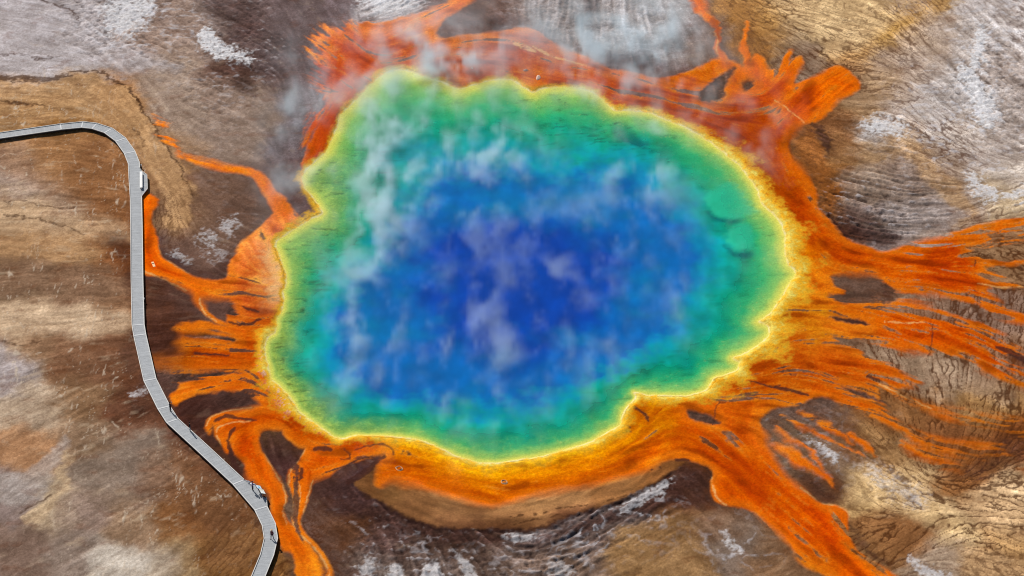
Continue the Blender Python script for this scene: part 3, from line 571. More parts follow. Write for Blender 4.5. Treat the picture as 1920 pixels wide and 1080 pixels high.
# pale filaments: glints on tiny terrace rims painted in, mostly running down the picture
fu = X / 0.62 + 0.35 * fbm(X / 2.0, Y / 3.4, 71, 3) + 0.10 * Y; fv = Y / 7.0
fl1 = np.abs(vn(fu, fv, 75)) * 2.2
fl2 = np.abs(vn(X / 2.0 + 0.6 * W1 + 0.25 * fbm(X / 1.2, Y / 2.0, 73, 2), Y / 12.0, 79)) * 2.2
fm = np.clip(wf, 0, 1) * ss(-0.3, 0.7, fbm(X / 5, Y / 5, 83, 4) + 0.35 * N1)
fl = np.clip(ss(0.19, 0.02, fl1) * fm + 0.9 * ss(0.10, 0.0, fl2) * np.clip(wf, 0, 1) * ss(-.2, .9, fbm(X / 7, Y / 5, 88, 3)), 0, 1) * ss(-0.9, 0.4, fbm(X / 0.8, Y / 3.5, 185, 2))
col = mix(col, lin((226, 206, 182)), 0.70 * fl)
H += 0.04 * fl
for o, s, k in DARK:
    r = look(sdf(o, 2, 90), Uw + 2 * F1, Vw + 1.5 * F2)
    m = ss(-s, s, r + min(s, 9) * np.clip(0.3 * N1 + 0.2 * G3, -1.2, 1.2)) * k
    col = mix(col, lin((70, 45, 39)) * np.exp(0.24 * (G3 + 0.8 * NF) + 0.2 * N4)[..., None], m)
for o, s, k in WHITE:
    r = look(sdf(o, 2, 90), Uw, Vw)
    m = ss(-s, s * 0.8, r + min(s, 10) * np.clip(0.6 * N1 + 0.25 * G1 + 0.35 * NF + 0.4 * N4, -2, 1.6)) * k
    col = mix(col, lin((240, 238, 240)) * np.exp(0.10 * NF - 0.06)[..., None], np.clip(m, 0, 1) * ss(-1.5, 0.4, fbm(X / 0.55, Y / 0.7, 181, 3) + 0.7 * ss(-2, 10, r)))
    H += 0.06 * m
for ln in LINES:
    r = look(stroke([(a, b, c) for a, b, c in ln], 3, 20), Uw + F1, Vw + F2)
    col = mix(col, lin((78, 48, 30)), 0.75 * ss(-1.6, 0.8, r) * ss(-1.2, 0.2, N1 + .6))
# white veins with a lace of thin cracks, north-east
vein = ss(0.42, 0.03, np.abs(fbm(X / 4.5 + 0.3 * W1, Y / 5.5, 91, 4))) * look(blobs([(1830,140,1),(1850,60,1),(1820,220,1),(1780,250,.8),(1740,170,.5),(1880,100,.5),(1890,260,.5),(1850,340,.7),(1700,260,.35),(1915,20,.5),(260,30,1),(230,60,.8),(330,60,.6),(130,55,.3),(420,150,.4),(400,300,.1),(1000,30,.3),(1100,90,.4),(1200,60,.5),(300,120,.2),(960,1040,.3),(1100,1000,.7),(1200,960,.7),(800,1040,.4),(1380,1030,.5),(1540,845,.4)], 45), Ub, Vb)
col = mix(col, lin((232, 230, 236)), 0.85 * vein * ss(-1.0, 0.8, N1))

# ---------------- tan ledge south of the pool and its drop
tan = look(sdf(TANL, 3, 60), Uw, Vw)
tm = ss(-3, 3, tan + 1.5 * N1)
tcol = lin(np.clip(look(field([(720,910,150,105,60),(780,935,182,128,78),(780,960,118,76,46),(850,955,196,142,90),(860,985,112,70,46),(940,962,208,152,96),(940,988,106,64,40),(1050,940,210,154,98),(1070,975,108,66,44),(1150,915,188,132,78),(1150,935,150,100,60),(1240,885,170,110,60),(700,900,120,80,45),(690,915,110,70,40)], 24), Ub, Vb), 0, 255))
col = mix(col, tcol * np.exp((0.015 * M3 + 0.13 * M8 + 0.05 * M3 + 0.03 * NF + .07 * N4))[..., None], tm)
for ln in ([(950,972,2),(1000,965,2),(1060,955,2),(1120,943,1.5),(1190,926,1)], [(935,990,1),(1000,975,1.5),(1050,968,1)]):
    r = look(stroke(ln, 3, 20), Uw, Vw)
    col = mix(col, lin((80, 48, 28)), 0.8 * ss(-1.5, 1, r) * ss(-0.4, 0.5, N1 + 0.2 * NF))
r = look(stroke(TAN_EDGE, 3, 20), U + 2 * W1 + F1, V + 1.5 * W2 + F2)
col = mix(col, lin((52, 32, 30)), 0.8 * ss(-5, 1.5, r + N1))  # shade line of the ledge's drop painted dark
H = H * (1 - 0.8 * tm)
H += 0.16 * ss(-6, 8, look(sdf(TANL, 3, 60), U + 2 * W1, V + 1.5 * W2))
leg = np.clip(1 - np.abs(V - 950) / 200, 0, 1)

# ---------------- orange mats
Uo = U + 2.6 * W1 + 0.45 * F1; Vo = V + 2.0 * W2 + 0.35 * F2
apron = look(sdf(APRON, 3, 60), Uo, Vo)
wl = look(np.maximum(sdf(WLOBE, 3, 60), -60), Uo, Vo)
fan = look(sdf(FAN, 3, 60), Uw + 6 * np.abs(M3) * 0, Vw)
sw1 = look(sdf(SW1, 3, 60), Uo, Vo); sw2 = look(sdf(SW2, 3, 60), Uo, Vo)
na = look(np.maximum(stroke(NARM, 3, 60), stroke(NARM2, 3, 60)), Uw, Vw)
mat = np.maximum.reduce([apron, wl, sw1, sw2, na])
fanm = fan + 3 * ss(420, 300, U) * M8 - 5 * ss(400, 300, U)
mat = np.maximum(mat, fanm)
isl = np.full_like(mat, -60); isl2 = np.full_like(mat, -60)
for o, kind in ISL:
    r = look(sdf(o, 3, 60), Uw, Vw)
    if kind == 1:
        isl2 = np.maximum(isl2, r + 1.0 * M3 + 1.2 * M8)
    else:
        isl = np.maximum(isl, r)
for o in (FAN_DARK1, FAN_DARK2, FAN_DARK3):
    isl = np.maximum(isl, look(sdf(o, 3, 60), Uw, Vw) + 1.6 * M3)
hole = np.maximum(isl, isl2)
body = np.minimum(mat, -hole)
for ln in SMSTR:
    body = np.maximum(body, look(stroke(ln, 3, 60), Uw + 2 * W1, Vw + 2 * W2))
# feathered edges on the steamy north-west side
feath = ss(700, 600, U) * ss(330, 200, V)
body = body + feath * (7 * M3 + 6 * M8)
soft = 2.4 + 6.0 * ss(0.2, 1.6, fbm(X / 9, Y / 7, 141, 2)) + 9 * feath + 16 * ss(440, 320, U) * ss(600, 630, V) * ss(705, 690, V)
soft = soft + 10 * ss(1640, 1800, U) * ss(700, 780, V) + 4 * ss(1500, 1650, U) * ss(430, 470, V) * 0
south = ss(690, 760, U) * ss(1290, 1190, U) * ss(800, 840, V)
soft = np.where(body > -59, soft + 1.0 + 6 * south, soft)
ramp_r = look(field([(1450,200,-1.6),(1500,130,-1.2),(1500,400,-1.6),(1500,600,-1.1),(1560,500,-1.0),(1650,480,-.9),(1720,520,-1.1),(1820,460,-.1),(1900,430,0),(1880,540,.1),(1600,600,-.5),(1700,610,-.5),(1800,640,.0),(1880,670,.2),(1550,680,-.4),(1620,690,-.1),(1700,740,.3),(1800,790,.5),(1880,820,.6),(1480,740,-.7),(1550,760,-.5),(1650,800,0),(1750,850,.3),(1400,800,-.9),(1450,900,-1.6),(1550,980,-1.3),(1500,1030,-.2),(1600,1070,-.6),(1250,840,-1.8),(1000,900,-2.5),(960,100,-1.3),(650,120,-.9),(600,250,-1.2),(480,460,-1.5),(350,530,-1.8),(420,650,-.7),(400,730,-1),(470,850,-1.2),(520,930,-1.2),(560,1030,-.6),(600,880,-.8),(520,580,-.7),(1350,180,-.9),(280,430,-2)], 55), U, V)[..., 0]
gapn = 0.75 * M8 + 0.5 * M3 + 0.15 * M1 + 0.4 * fbm(X / 6, Y / 5, 161, 3) + ramp_r
om = ss(-soft, soft, body) * (1 - 0.9 * ss(0.35, 1.0, gapn))
gedge = ss(-0.15, 0.3, gapn) * ss(0.75, 0.35, gapn)
mc = lin(np.clip(look(field(MATC, 26), Ub, Vb), 0, 255))
tone = 0.06 * M1 + 0.07 * M3 + 0.20 * M8 + 0.07 * N1 + 0.07 * NF + 0.13 * N4 + 0.05 * fbm(X / 0.3, Y / 0.3, 163, 1)
bd = np.maximum(-look(sdf(POOL, 3, 400), U, V), 0) + 4 * M8 + 3 * N4
bc = np.array([lin(k) for k in BAND_C])
bcol = np.stack([np.interp(bd, BAND_D, bc[:, i]) for i in range(3)], -1).astype(np.float32)
mc = mix(mc, bcol, 0.85 * south)
mc = mix(mc, lin((250, 180, 112)), 0.6 * look(blobs([(520,500,1),(512,545,.8),(505,470,.7),(530,455,.6)], 30), Ub, Vb))
ocol = mc * np.stack([np.full_like(U, 1.33), np.full_like(U, 1.10) + 0.12 * ss(240, 120, V), 0.22 + 0.75 * look(blobs([(480,460,1),(520,520,1),(640,90,.8),(800,90,.8),(950,100,.6),(1100,140,.6),(610,200,.5)], 60), U, V)], -1) * np.exp(tone[..., None] * np.array([0.6, 1.30, 1.2], dtype=np.float32))  # steam pink painted into the northern mats, peach kept on the west lobe
# pale crust on raised edges of the runs
edge = ss(7, 1.0, body) * ss(-2.0, 0.5, body) * ss(-0.1, 1.3, fbm(X / 8, Y / 6, 143, 2) + 0.3 * N4 + 0.2) * ss(4.5, 2.5, soft)
ocol = mix(ocol, lin((252, 168, 62)), 0.62 * edge * (1 - feath))
ocol = mix(ocol, lin((246, 152, 44)), 0.42 * ss(1.2, 2.6, N4 * 0.8 + 0.5 * M3 + .3 * NF + 0.5 * fbm(X / 12, Y / 9, 145, 2)))
ocol = mix(ocol, lin((240, 134, 24)), 0.42 * ss(24, 2, body + 4 * N4 + 3 * M3) * (1 - feath))
ocol = mix(ocol, lin((172, 58, 0)), 0.42 * ss(14, 34, body + 6 * N4 + 5 * M8) * ss(1560, 1450, U) * (1 - south))
ocol = mix(ocol, lin((150, 78, 26)), 0.35 * ss(0.0, .8, gapn))
ocol = mix(ocol, lin((244, 146, 40)), 0.35 * gedge)
for ln in PALE_LINES:
    r = look(stroke(ln, 3, 12), U + 1.0 * W1 + 0.8 * F1, V + 0.8 * W2 + 0.6 * F2)
    ocol = mix(ocol, lin((255, 196, 118)), 0.85 * ss(-1.3, 0.7, r) * ss(-1.4, 0.2, N1 + .3))
ocol = mix(ocol, lin((140, 66, 16)), 0.40 * ss(0.1, 1.5, 0.7 * N4 + 0.6 * M8 - .2) * ss(1450, 1560, U))
ocol = mix(ocol, lin((126, 46, 4)), 0.45 * ss(0.7, 2.2, -(N4 * 0.6 + 0.8 * M8)))
# brown stain beside the runs
halo = ss(-26, -1, body) * (1 - om) * ss(-1.2, 0.8, N4 + .5 * G3)
col = mix(col, lin((96, 52, 22)), 0.55 * halo * ss(560, 700, U))
col = mix(col, lin((78, 52, 46)), 0.45 * halo * ss(700, 560, U))
# island ground
im = ss(-2, 2, isl) * ss(-2, 4, mat)
col = mix(col, lin((88, 64, 55)) * np.exp(0.24 * (G3 + NF) + 0.25 * N4 - .25 * crack)[..., None], 0.85 * im)
col = mix(col, ocol, om)
H = H * (1 - 0.85 * om) + 0.10 * ss(-6, 6, body) + om * (0.006 * M3 + 0.008 * N1 + 0.004 * NF)

for ln in DARK_LINES:
    r = look(stroke(ln, 3, 16), U + 1.2 * W1 + 1.0 * F1, V + 1.0 * W2 + 0.8 * F2)
    col = mix(col, lin((74, 44, 38)), 0.85 * ss(-1.6, 0.8, r))

# ---------------- the pool: rim, shelf, depth
dp = -look(sdf(POOL, 4, 400), U + 1.2 * W1 + 0.5 * F1, V + 0.9 * W2 + 0.4 * F2)      # + outside
rimw = look(field(RIMW, 45), U, V)[..., 0] * (1 + 0.28 * np.clip(N4, -2, 2))
on = dp / rimw + 0.16 * N1 + 0.04 * M3 + 0.10 * NF
ym = ss(1.25, 0.35, on) * ss(-40, 0, dp)
speck = ss(0.9, 2.2, NF + 0.4 * F1 + 0.3 * N1)
ycol = mix(lin((250, 188, 46)) * np.exp(0.12 * N1 + 0.10 * NF)[..., None], lin((255, 232, 108)), ss(0.5, -0.1, on))
ycol = mix(ycol, lin((150, 95, 22)), 0.45 * speck * ss(0.25, 0.6, on) * ss(1100, 1300, U))
west = ss(640, 560, U) * ss(640, 690, V) * ss(830, 800, V)
ycol = mix(ycol, lin((250, 240, 215)), west * 0.85 * ss(0.7, 1.5, N1 + 0.8 * NF) * ss(4, 10, dp))
westn = ss(560, 530, U) * ss(440, 480, V) * ss(600, 540, V)
col = mix(col, lin((255, 208, 142)), 0.75 * westn * ss(48, 4, dp + 6 * N1) * ss(0, 3, dp))
col = mix(col, ycol, ym)
# sharp dark waterline with a pale lip
wl_ = ss(1.6, 0.2, np.abs(dp - 4 - 1.2 * N1)) * ss(-0.3, 0.9, fbm(X / 7, Y / 7, 95, 2))
col = mix(col, lin((150, 105, 30)), 0.5 * wl_)
lip = ss(3.2, 0.5, np.abs(dp + 0.5 + .8 * N1)) * ss(-1.2, 0.7, N4 + .5)
col = mix(col, lin((255, 243, 186)), 0.9 * lip)
dl = ss(1.2, .2, np.abs(dp - rimw * .55 - 1.5 * N1)) * ss(0.2, 1.0, fbm(X / 6, Y / 6, 97, 2)) * ss(700, 760, V)
col = mix(col, lin((170, 110, 20)), 0.45 * dl)

dD = -look(sdf(DEEP, 4, 400), U + 10 * W1 + 3 * N1, V + 10 * W2 + 5 * N1)
dC = look(sdf(CORE, 4, 400), U + 20 * W1, V + 16 * W2)
LED = [[(1321,378),(1322,360),(1345,346),(1372,338),(1402,370),(1424,395),(1404,404),(1377,414),(1360,412),(1340,402)], [(1358,450),(1362,436),(1372,424),(1402,410),(1424,440),(1418,466),(1402,470),(1382,478),(1367,464)]]
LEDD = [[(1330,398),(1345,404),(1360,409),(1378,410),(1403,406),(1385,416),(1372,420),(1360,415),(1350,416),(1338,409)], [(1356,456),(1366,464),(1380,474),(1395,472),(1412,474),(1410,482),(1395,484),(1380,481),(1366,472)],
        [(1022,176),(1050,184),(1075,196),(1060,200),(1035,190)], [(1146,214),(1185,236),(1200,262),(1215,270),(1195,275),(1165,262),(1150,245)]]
dPin = np.maximum(-dp, 0)
t = dPin / (dPin + np.maximum(dD, 0) + 1e-3)
t = np.clip(t + 0.03 * (N4 * ss(0.1, .4, t)), 0, 1)
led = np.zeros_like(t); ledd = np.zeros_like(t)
for o in LED:
    led = np.maximum(led, ss(-5, 12, look(sdf(o, 3, 40), U + 4 * W1 + 1.5 * F1, V + 3 * W2 + 1.5 * F2) + 1.5 * N1))
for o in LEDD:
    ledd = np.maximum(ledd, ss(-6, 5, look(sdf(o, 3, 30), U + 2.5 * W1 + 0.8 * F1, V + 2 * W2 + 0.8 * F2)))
RAMP_T = [0, .03, .095, .22, .42, .62, .82, 1.0]
RAMP_C = [(250,232,110), (226,222,100), (150,204,108), (60,188,126), (0,164,142), (0,152,166), (0,130,186), (0,98,184)]


def ramp(t):
    c = np.array([lin(k) for k in RAMP_C])
    return np.stack([np.interp(t, RAMP_T, c[:, i]) for i in range(3)], -1).astype(np.float32)


olive = look(field(OLIVE, 60), Ub, Vb)[..., 0]
bed = ramp(t) * 1.12
obed = lin((176, 180, 62)) * np.exp(0.18 * N1 + 0.14 * NF + .15 * N4)[..., None]
bed = mix(bed, obed, np.clip(olive, 0, 1) * ss(0.03, 0.12, t) * ss(0.55, 0.2, t) * 0.7)
# dark ribs of the western shelf and sparse ones elsewhere
rib = fbm(X / 2.6 + .5 * W1, Y / 0.75 + 0.4 * W2 - X * 0.12, 101, 4)
ribw = look(field([(560,560,1),(570,500,1),(600,560,1),(620,470,.9),(640,350,1),(610,330,.8),(550,680,.8),(600,620,.7),(680,420,.6),(700,800,.1),(900,800,0),(1100,800,.1),(1430,520,.5),(1400,590,.3),(1060,190,.8),(1180,240,.9),(1300,300,.2),(900,200,.2),(960,500,0),(1160,740,.5),(1250,715,.6),(720,200,.2)], 50), U, V)[..., 0]
ribm = np.clip(ribw * ss(0.5, 1.5, rib) * ss(0.02, 0.1, t), 0, 1)
bed = mix(bed, bed * 0.28, np.clip(ribw * 0.8 * ss(0.7, 1.7, rib) * ss(0.02, 0.1, t), 0, 1))
bed = mix(bed, lin((225, 228, 130)), 0.35 * ss(1.2, 2.2, NF + .5 * N1) * ss(.5, .1, t) * ss(0, .06, t))
bed = mix(bed, lin((60, 205, 165)), 0.5 * led)
col = mix(col, bed, ss(0.8, -0.8, dp))
depth = 0.03 + 0.006 * dPin + 0.5 * ss(0.1, 0.8, t)
H = np.where(dp > 0, H * ss(0, 8, dp) + 0.05 * ss(0, 3, dp) + 0.10 * ss(2, 10, dp) * ss(30, 10, dp), -depth + .02 * N1 * ss(0, 5, dPin))
H = H.astype(np.float32)

# ---------------- ground mesh: the detailed sheet, widening to the horizon
G = 16
ext = 1.6 ** np.arange(1, G + 1)
def grow(a, d):
    e = np.cumsum(d * ext)
    return np.concatenate([a[0] - e[::-1], a, a[-1] + e]).astype(np.float32)
xs = grow(gx, GDX * 1.6); ys = grow(gy, GDY * 1.6)
colp = np.pad(col, ((G, G), (G, G), (0, 0)), mode='reflect')
Hp = np.pad(H, ((G, G), (G, G)), mode='reflect')
ny, nx = Hp.shape
fi = np.maximum(np.maximum(G - np.arange(ny), np.arange(ny) - (ny - 1 - G)), 0)[:, None]; fj = np.maximum(np.maximum(G - np.arange(nx), np.arange(nx) - (nx - 1 - G)), 0)[None, :]
far = ss(0, 9, np.maximum(fi, fj).astype(np.float32))     # plain crust beyond the detailed sheet
colp = mix(colp, lin((150, 126, 104)) * np.ones_like(colp), far); Hp = Hp * (1 - far)
co = np.empty((ny, nx, 3), dtype=np.float32)
co[..., 0] = xs[None, :]; co[..., 1] = ys[:, None]; co[..., 2] = Hp


def grid_mesh(name, co, mask=None):
    ny, nx = co.shape[:2]
    i = np.arange(nx - 1)[None, :] + np.arange(ny - 1)[:, None] * nx
    q = np.stack([i, i + 1, i + 1 + nx, i + nx], -1).reshape(-1, 4)
    if mask is not None:
        q = q[mask.ravel()]
    me = bpy.data.meshes.new(name)
    me.vertices.add(nx * ny)
    me.vertices.foreach_set('co', co.reshape(-1).astype(np.float32))
    me.loops.add(q.size)
    me.loops.foreach_set('vertex_index', q.reshape(-1).astype(np.int32))
    me.polygons.add(len(q))
    me.polygons.foreach_set('loop_start', np.arange(0, q.size, 4, dtype=np.int32))
    me.polygons.foreach_set('use_smooth', np.ones(len(q), dtype=bool))
    me.update(calc_edges=True)
    return me


def add_color(me, name, rgb, a=None):
    at = me.attributes.new(name, 'FLOAT_COLOR', 'POINT')
    n = len(me.vertices)
    c = np.ones((n, 4), dtype=np.float32)
    c[:, :3] = rgb.reshape(-1, 3)
    if a is not None:
        c[:, 3] = a.reshape(-1)
    at.data.foreach_set('color', c.reshape(-1))


def new_mat(name):
    m = bpy.data.materials.new(name); m.use_nodes = True
    nt = m.node_tree
    return m, nt, nt.nodes['Principled BSDF']


me = grid_mesh('ground', co)
add_color(me, 'tint', np.clip(colp * K, 0.0008, 0.9))
ground = bpy.data.objects.new('ground', me)
COL.objects.link(ground)
ground['kind'] = 'structure'
m, nt, pb = new_mat('mineral_crust_and_mats')
at = nt.nodes.new('ShaderNodeAttribute'); at.attribute_name = 'tint'
tc = nt.nodes.new('ShaderNodeTexCoord')
ns = nt.nodes.new('ShaderNodeTexNoise'); ns.inputs['Scale'].default_value = 3.6; ns.inputs['Detail'].default_value = 5.0; ns.inputs['Roughness'].default_value = 0.7
mr = nt.nodes.new('ShaderNodeMapRange'); mr.inputs[1].default_value = 0.25; mr.inputs[2].default_value = 0.75; mr.inputs[3].default_value = 0.70; mr.inputs[4].default_value = 1.32
vm = nt.nodes.new('ShaderNodeVectorMath'); vm.operation = 'SCALE'
bp = nt.nodes.new('ShaderNodeBump'); bp.inputs['Strength'].default_value = 0.3; bp.inputs['Distance'].default_value = 0.12
nt.links.new(tc.outputs['Object'], ns.inputs['Vector'])
nt.links.new(ns.outputs['Fac'], mr.inputs[0])
nt.links.new(at.outputs['Color'], vm.inputs[0]); nt.links.new(mr.outputs[0], vm.inputs['Scale'])
nt.links.new(vm.outputs[0], pb.inputs['Base Color'])
nt.links.new(ns.outputs['Fac'], bp.inputs['Height']); nt.links.new(bp.outputs[0], pb.inputs['Normal'])
pb.inputs['Roughness'].default_value = 0.8
pb.inputs['Specular IOR Level'].default_value = 0.0
me.materials.append(m)

# ---------------- water
wx = np.arange(-46, 52, 0.3, dtype=np.float32); wy = np.arange(-64, 84, 0.4, dtype=np.float32)
WX, WY = np.meshgrid(wx, wy)
ii = np.clip(((WX - GX0) / GDX + .5).astype(int), 0, NX - 1); jj = np.clip(((WY - GY0) / GDY + .5).astype(int), 0, NY - 1)
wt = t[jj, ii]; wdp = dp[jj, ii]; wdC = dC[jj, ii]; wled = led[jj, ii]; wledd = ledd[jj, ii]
wn4 = N4[jj, ii]; wn12 = N12[jj, ii]; wol = olive[jj, ii]
wcol = ramp(np.clip(wt + 0.04 * wn12, 0, 1))
wcol = mix(wcol, lin((0, 58, 170)), ss(-60, 60, wdC + 20 * wn12) * 0.9)
wcol = wcol * np.array([0.5, 1.38, 1.18], dtype=np.float32) * np.exp(0.10 * fbm(WX / 2.2, WY / 4.5, 111, 3) + 0.06 * wn4)[..., None]
wcol = wcol * (1 - 0.62 * ribm[jj, ii] * ss(0.75, 0.35, wt))[..., None]
wcol = mix(wcol, lin((60, 235, 185)), 0.7 * wled)
wcol = mix(wcol, lin((0, 62, 98)), 0.65 * wledd)  # overhang shade under the ledges painted as deep-water blue
wal = 0.06 + 0.90 * ss(0.02, 0.65, wt) * (1 - 0.35 * np.clip(wol, 0, 1) * ss(.6, .3, wt))
wal = np.clip(wal, 0, 0.97)
wco = np.stack([WX, WY, np.full_like(WX, -0.03)], -1)
mk = (wdp[:-1, :-1] < 5) & (wdp[1:, 1:] < 5)
me = grid_mesh('water', wco, mk)
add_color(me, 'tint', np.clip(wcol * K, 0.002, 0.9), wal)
water = bpy.data.objects.new('water', me)
COL.objects.link(water)
water['kind'] = 'structure'
m, nt, pb = new_mat('hot_spring_water')
at = nt.nodes.new('ShaderNodeAttribute'); at.attribute_name = 'tint'
nt.links.new(at.outputs['Color'], pb.inputs['Base Color']); nt.links.new(at.outputs['Alpha'], pb.inputs['Alpha'])
tc = nt.nodes.new('ShaderNodeTexCoord')
mp = nt.nodes.new('ShaderNodeMapping'); mp.inputs['Scale'].default_value = (1.0, 0.6, 1.0)
ns = nt.nodes.new('ShaderNodeTexNoise'); ns.inputs['Scale'].default_value = 1.6; ns.inputs['Detail'].default_value = 3.0
bp = nt.nodes.new('ShaderNodeBump'); bp.inputs['Strength'].default_value = 0.06; bp.inputs['Distance'].default_value = 0.1
nt.links.new(tc.outputs['Object'], mp.inputs[0]); nt.links.new(mp.outputs[0], ns.inputs['Vector'])
nt.links.new(ns.outputs['Fac'], bp.inputs['Height']); nt.links.new(bp.outputs[0], pb.inputs['Normal'])
pb.inputs['Roughness'].default_value = 0.07
pb.inputs['IOR'].default_value = 1.33
pb.inputs['Specular IOR Level'].default_value = 0.2
me.materials.append(m)
# ------------------------------------------------------------------ steam: a volume on a voxel lattice over the spring
VS = 0.62
sx = np.arange(-50, 62, VS, dtype=np.float32); sy = np.arange(-62, 112, VS, dtype=np.float32); sz = np.arange(0.15, 9.0, 0.75, dtype=np.float32)
SX, SY = np.meshgrid(sx, sy)
PLUMES = [  # photo pixel of the plume's foot, half sizes in pixels, strength
 (722,350,34,75,2.0),(705,400,28,70,.7),(770,280,80,70,1.3),(935,285,42,55,1.6),(925,330,36,40,.8),(700,220,70,45,.6),
 (1170,110,85,55,1.6),(1245,85,50,60,1.4),(1090,40,90,40,.8),(800,100,70,45,2.2),(840,130,50,30,1.6),(1240,270,22,80,.8),(1150,300,18,50,.5),
 (1190,330,40,60,.5),(545,210,45,90,.55),(560,280,40,70,.6),(620,140,60,60,.4),(690,60,60,40,.5),(940,90,60,40,.35),(1120,150,60,30,.7),(1330,210,70,40,.5),(1430,260,40,60,.5),
 (700,480,30,90,.7),(640,560,30,80,.7),(870,400,60,35,.4),(1010,420,45,35,.4),(900,520,40,70,.3),(1070,530,60,40,.4),(1000,580,25,50,.35),(650,640,25,60,.5),(850,620,40,60,.3),(540,360,40,40,.4)]
rs_ = random.Random(11)
for q in range(16):
    PLUMES.append((630 + q * 34 + rs_.uniform(-12, 12), rs_.uniform(610, 720), rs_.uniform(7, 14), rs_.uniform(40, 75), rs_.uniform(.35, .75)))
for q in range(9):
    PLUMES.append((1000 + q * 36 + rs_.uniform(-12, 12), rs_.uniform(380, 560), rs_.uniform(8, 16), rs_.uniform(30, 60), rs_.uniform(.25, .5)))
vpl = []
for u, v, ru, rv, k in VEIL:
    p = P(u, v, 2.0)
    vpl.append((p.x, p.y, ru / 11.0, rv / (11.0 * cT), k))
pl = []
for u, v, ru, rv, k in PLUMES:
    p = P(u, v, 2.0)
    pl.append((p.x, p.y, ru / 11.0, rv / (11.0 * cT), k))
uu, vv = UV(SX, SY)
over = ss(-6, 14, look(sdf(POOL, 3, 400), uu, vv))
dens = np.zeros((len(sz),) + SX.shape, dtype=np.float32)
for iz, z in enumerate(sz):
    yy = SY - 0.6 * z
    nn = fbm(SX / 6.0 + 0.6 * fbm(SX / 9, yy / 9, 3, 2), yy / 14.0 + 0.16 * z, 121, 5, 0.6)
    nb = fbm(SX / 2.6 + 0.4 * nn, yy / 9.0 + 0.25 * z, 131, 5, 0.6)
    nc = 1.0 - np.abs(fbm(SX / 4.5 + 0.35 * nb, yy / 7.0 + 0.2 * z, 171, 4, 0.55)) * 1.4
    a = 0.10 * over
    for x0, y0, rx, ry, k in pl:
        g = np.exp(-(((SX - x0) / rx) ** 2 + ((yy - y0) / ry) ** 2) * 0.5)
        a = a + k * g
    w = ss(-0.15, 2.0, 0.55 * nn + 0.6 * nb + 0.35 * nc + 0.15)
    vl = 0
    for x0, y0, rx, ry, k in vpl:
        vl = vl + k * np.exp(-(((SX - x0) / rx) ** 2 + ((yy - y0) / ry) ** 2) * 0.5)
    prof = math.exp(-max(z - 1.0, 0) / 1.7) * min(1.0, 0.3 + z / 1.5)
    dens[iz] = (a * w + 0.62 * vl * ss(-1.6, 1.4, nn + .4 * nb)) * prof
dens *= ss(0, 8, SX - sx[0]) * ss(0, 8, sx[-1] - SX) * ss(0, 8, SY - sy[0]) * ss(0, 8, sy[-1] - SY)
dens[-1] = 0
STEAM_K = 0.17
dens = np.clip(dens * STEAM_K, 0, None)
nzv, nyv, nxv = dens.shape
sm_ = bpy.data.meshes.new('steam')
sm_.vertices.add(dens.size)
Z3 = np.broadcast_to(sz[:, None, None], dens.shape)
sm_.vertices.foreach_set('co', np.stack([np.broadcast_to(SX, dens.shape), np.broadcast_to(SY, dens.shape), Z3], -1).reshape(-1).astype(np.float32))
at = sm_.attributes.new('density', 'FLOAT', 'POINT')
at.data.foreach_set('value', dens.reshape(-1))
steam = bpy.data.objects.new('steam', sm_)
COL.objects.link(steam)
steam['kind'] = 'stuff'
m, nt, pb = new_mat('white_steam')
nt.nodes.remove(pb)
pv = nt.nodes.new('ShaderNodeVolumePrincipled')
pv.inputs['Color'].default_value = (0.78, 0.92, 1.0, 1)
pv.inputs['Density'].default_value = 1.0
pv.inputs['Anisotropy'].default_value = 0.0
nt.links.new(pv.outputs[0], nt.nodes['Material Output'].inputs['Volume'])
m.cycles.volume_interpolation = 'LINEAR'
sm_.materials.append(m)
ng = bpy.data.node_groups.new('steam_lattice', 'GeometryNodeTree')
ng.interface.new_socket('Geometry', in_out='INPUT', socket_type='NodeSocketGeometry')
ng.interface.new_socket('Geometry', in_out='OUTPUT', socket_type='NodeSocketGeometry')
N = ng.nodes; Lk = ng.links
gi = N.new('NodeGroupInput'); go = N.new('NodeGroupOutput')
pos = N.new('GeometryNodeInputPosition'); sep = N.new('ShaderNodeSeparateXYZ'); Lk.new(pos.outputs[0], sep.inputs[0])


def mth(op, a, b=None):
    n = N.new('ShaderNodeMath'); n.operation = op
    for i, q in enumerate((a, b)):
        if q is None:
            continue
        if isinstance(q, (int, float)):
            n.inputs[i].default_value = q
        else:
            Lk.new(q, n.inputs[i])
    return n.outputs[0]


def cell(sock, lo, step, n):
    return mth('MINIMUM', mth('MAXIMUM', mth('ROUND', mth('DIVIDE', mth('SUBTRACT', sock, float(lo)), float(step))), 0.0), float(n - 1))


ix = cell(sep.outputs[0], sx[0], VS, nxv); iy = cell(sep.outputs[1], sy[0], VS, nyv); iz_ = cell(sep.outputs[2], sz[0], sz[1] - sz[0], nzv)
idx = mth('ADD', ix, mth('MULTIPLY', mth('ADD', iy, mth('MULTIPLY', iz_, float(nyv))), float(nxv)))
idx = mth('ADD', idx, 0.25)
na_ = N.new('GeometryNodeInputNamedAttribute'); na_.data_type = 'FLOAT'; na_.inputs['Name'].default_value = 'density'
si = N.new('GeometryNodeSampleIndex'); si.data_type = 'FLOAT'; si.domain = 'POINT'
Lk.new(gi.outputs[0], si.inputs['Geometry']); Lk.new(na_.outputs[0], si.inputs['Value']); Lk.new(idx, si.inputs['Index'])
vc = N.new('GeometryNodeVolumeCube')
Lk.new(si.outputs[0], vc.inputs['Density'])
vc.inputs['Min'].default_value = (float(sx[0]), float(sy[0]), float(sz[0]))
vc.inputs['Max'].default_value = (float(sx[-1]), float(sy[-1]), float(sz[-1]))
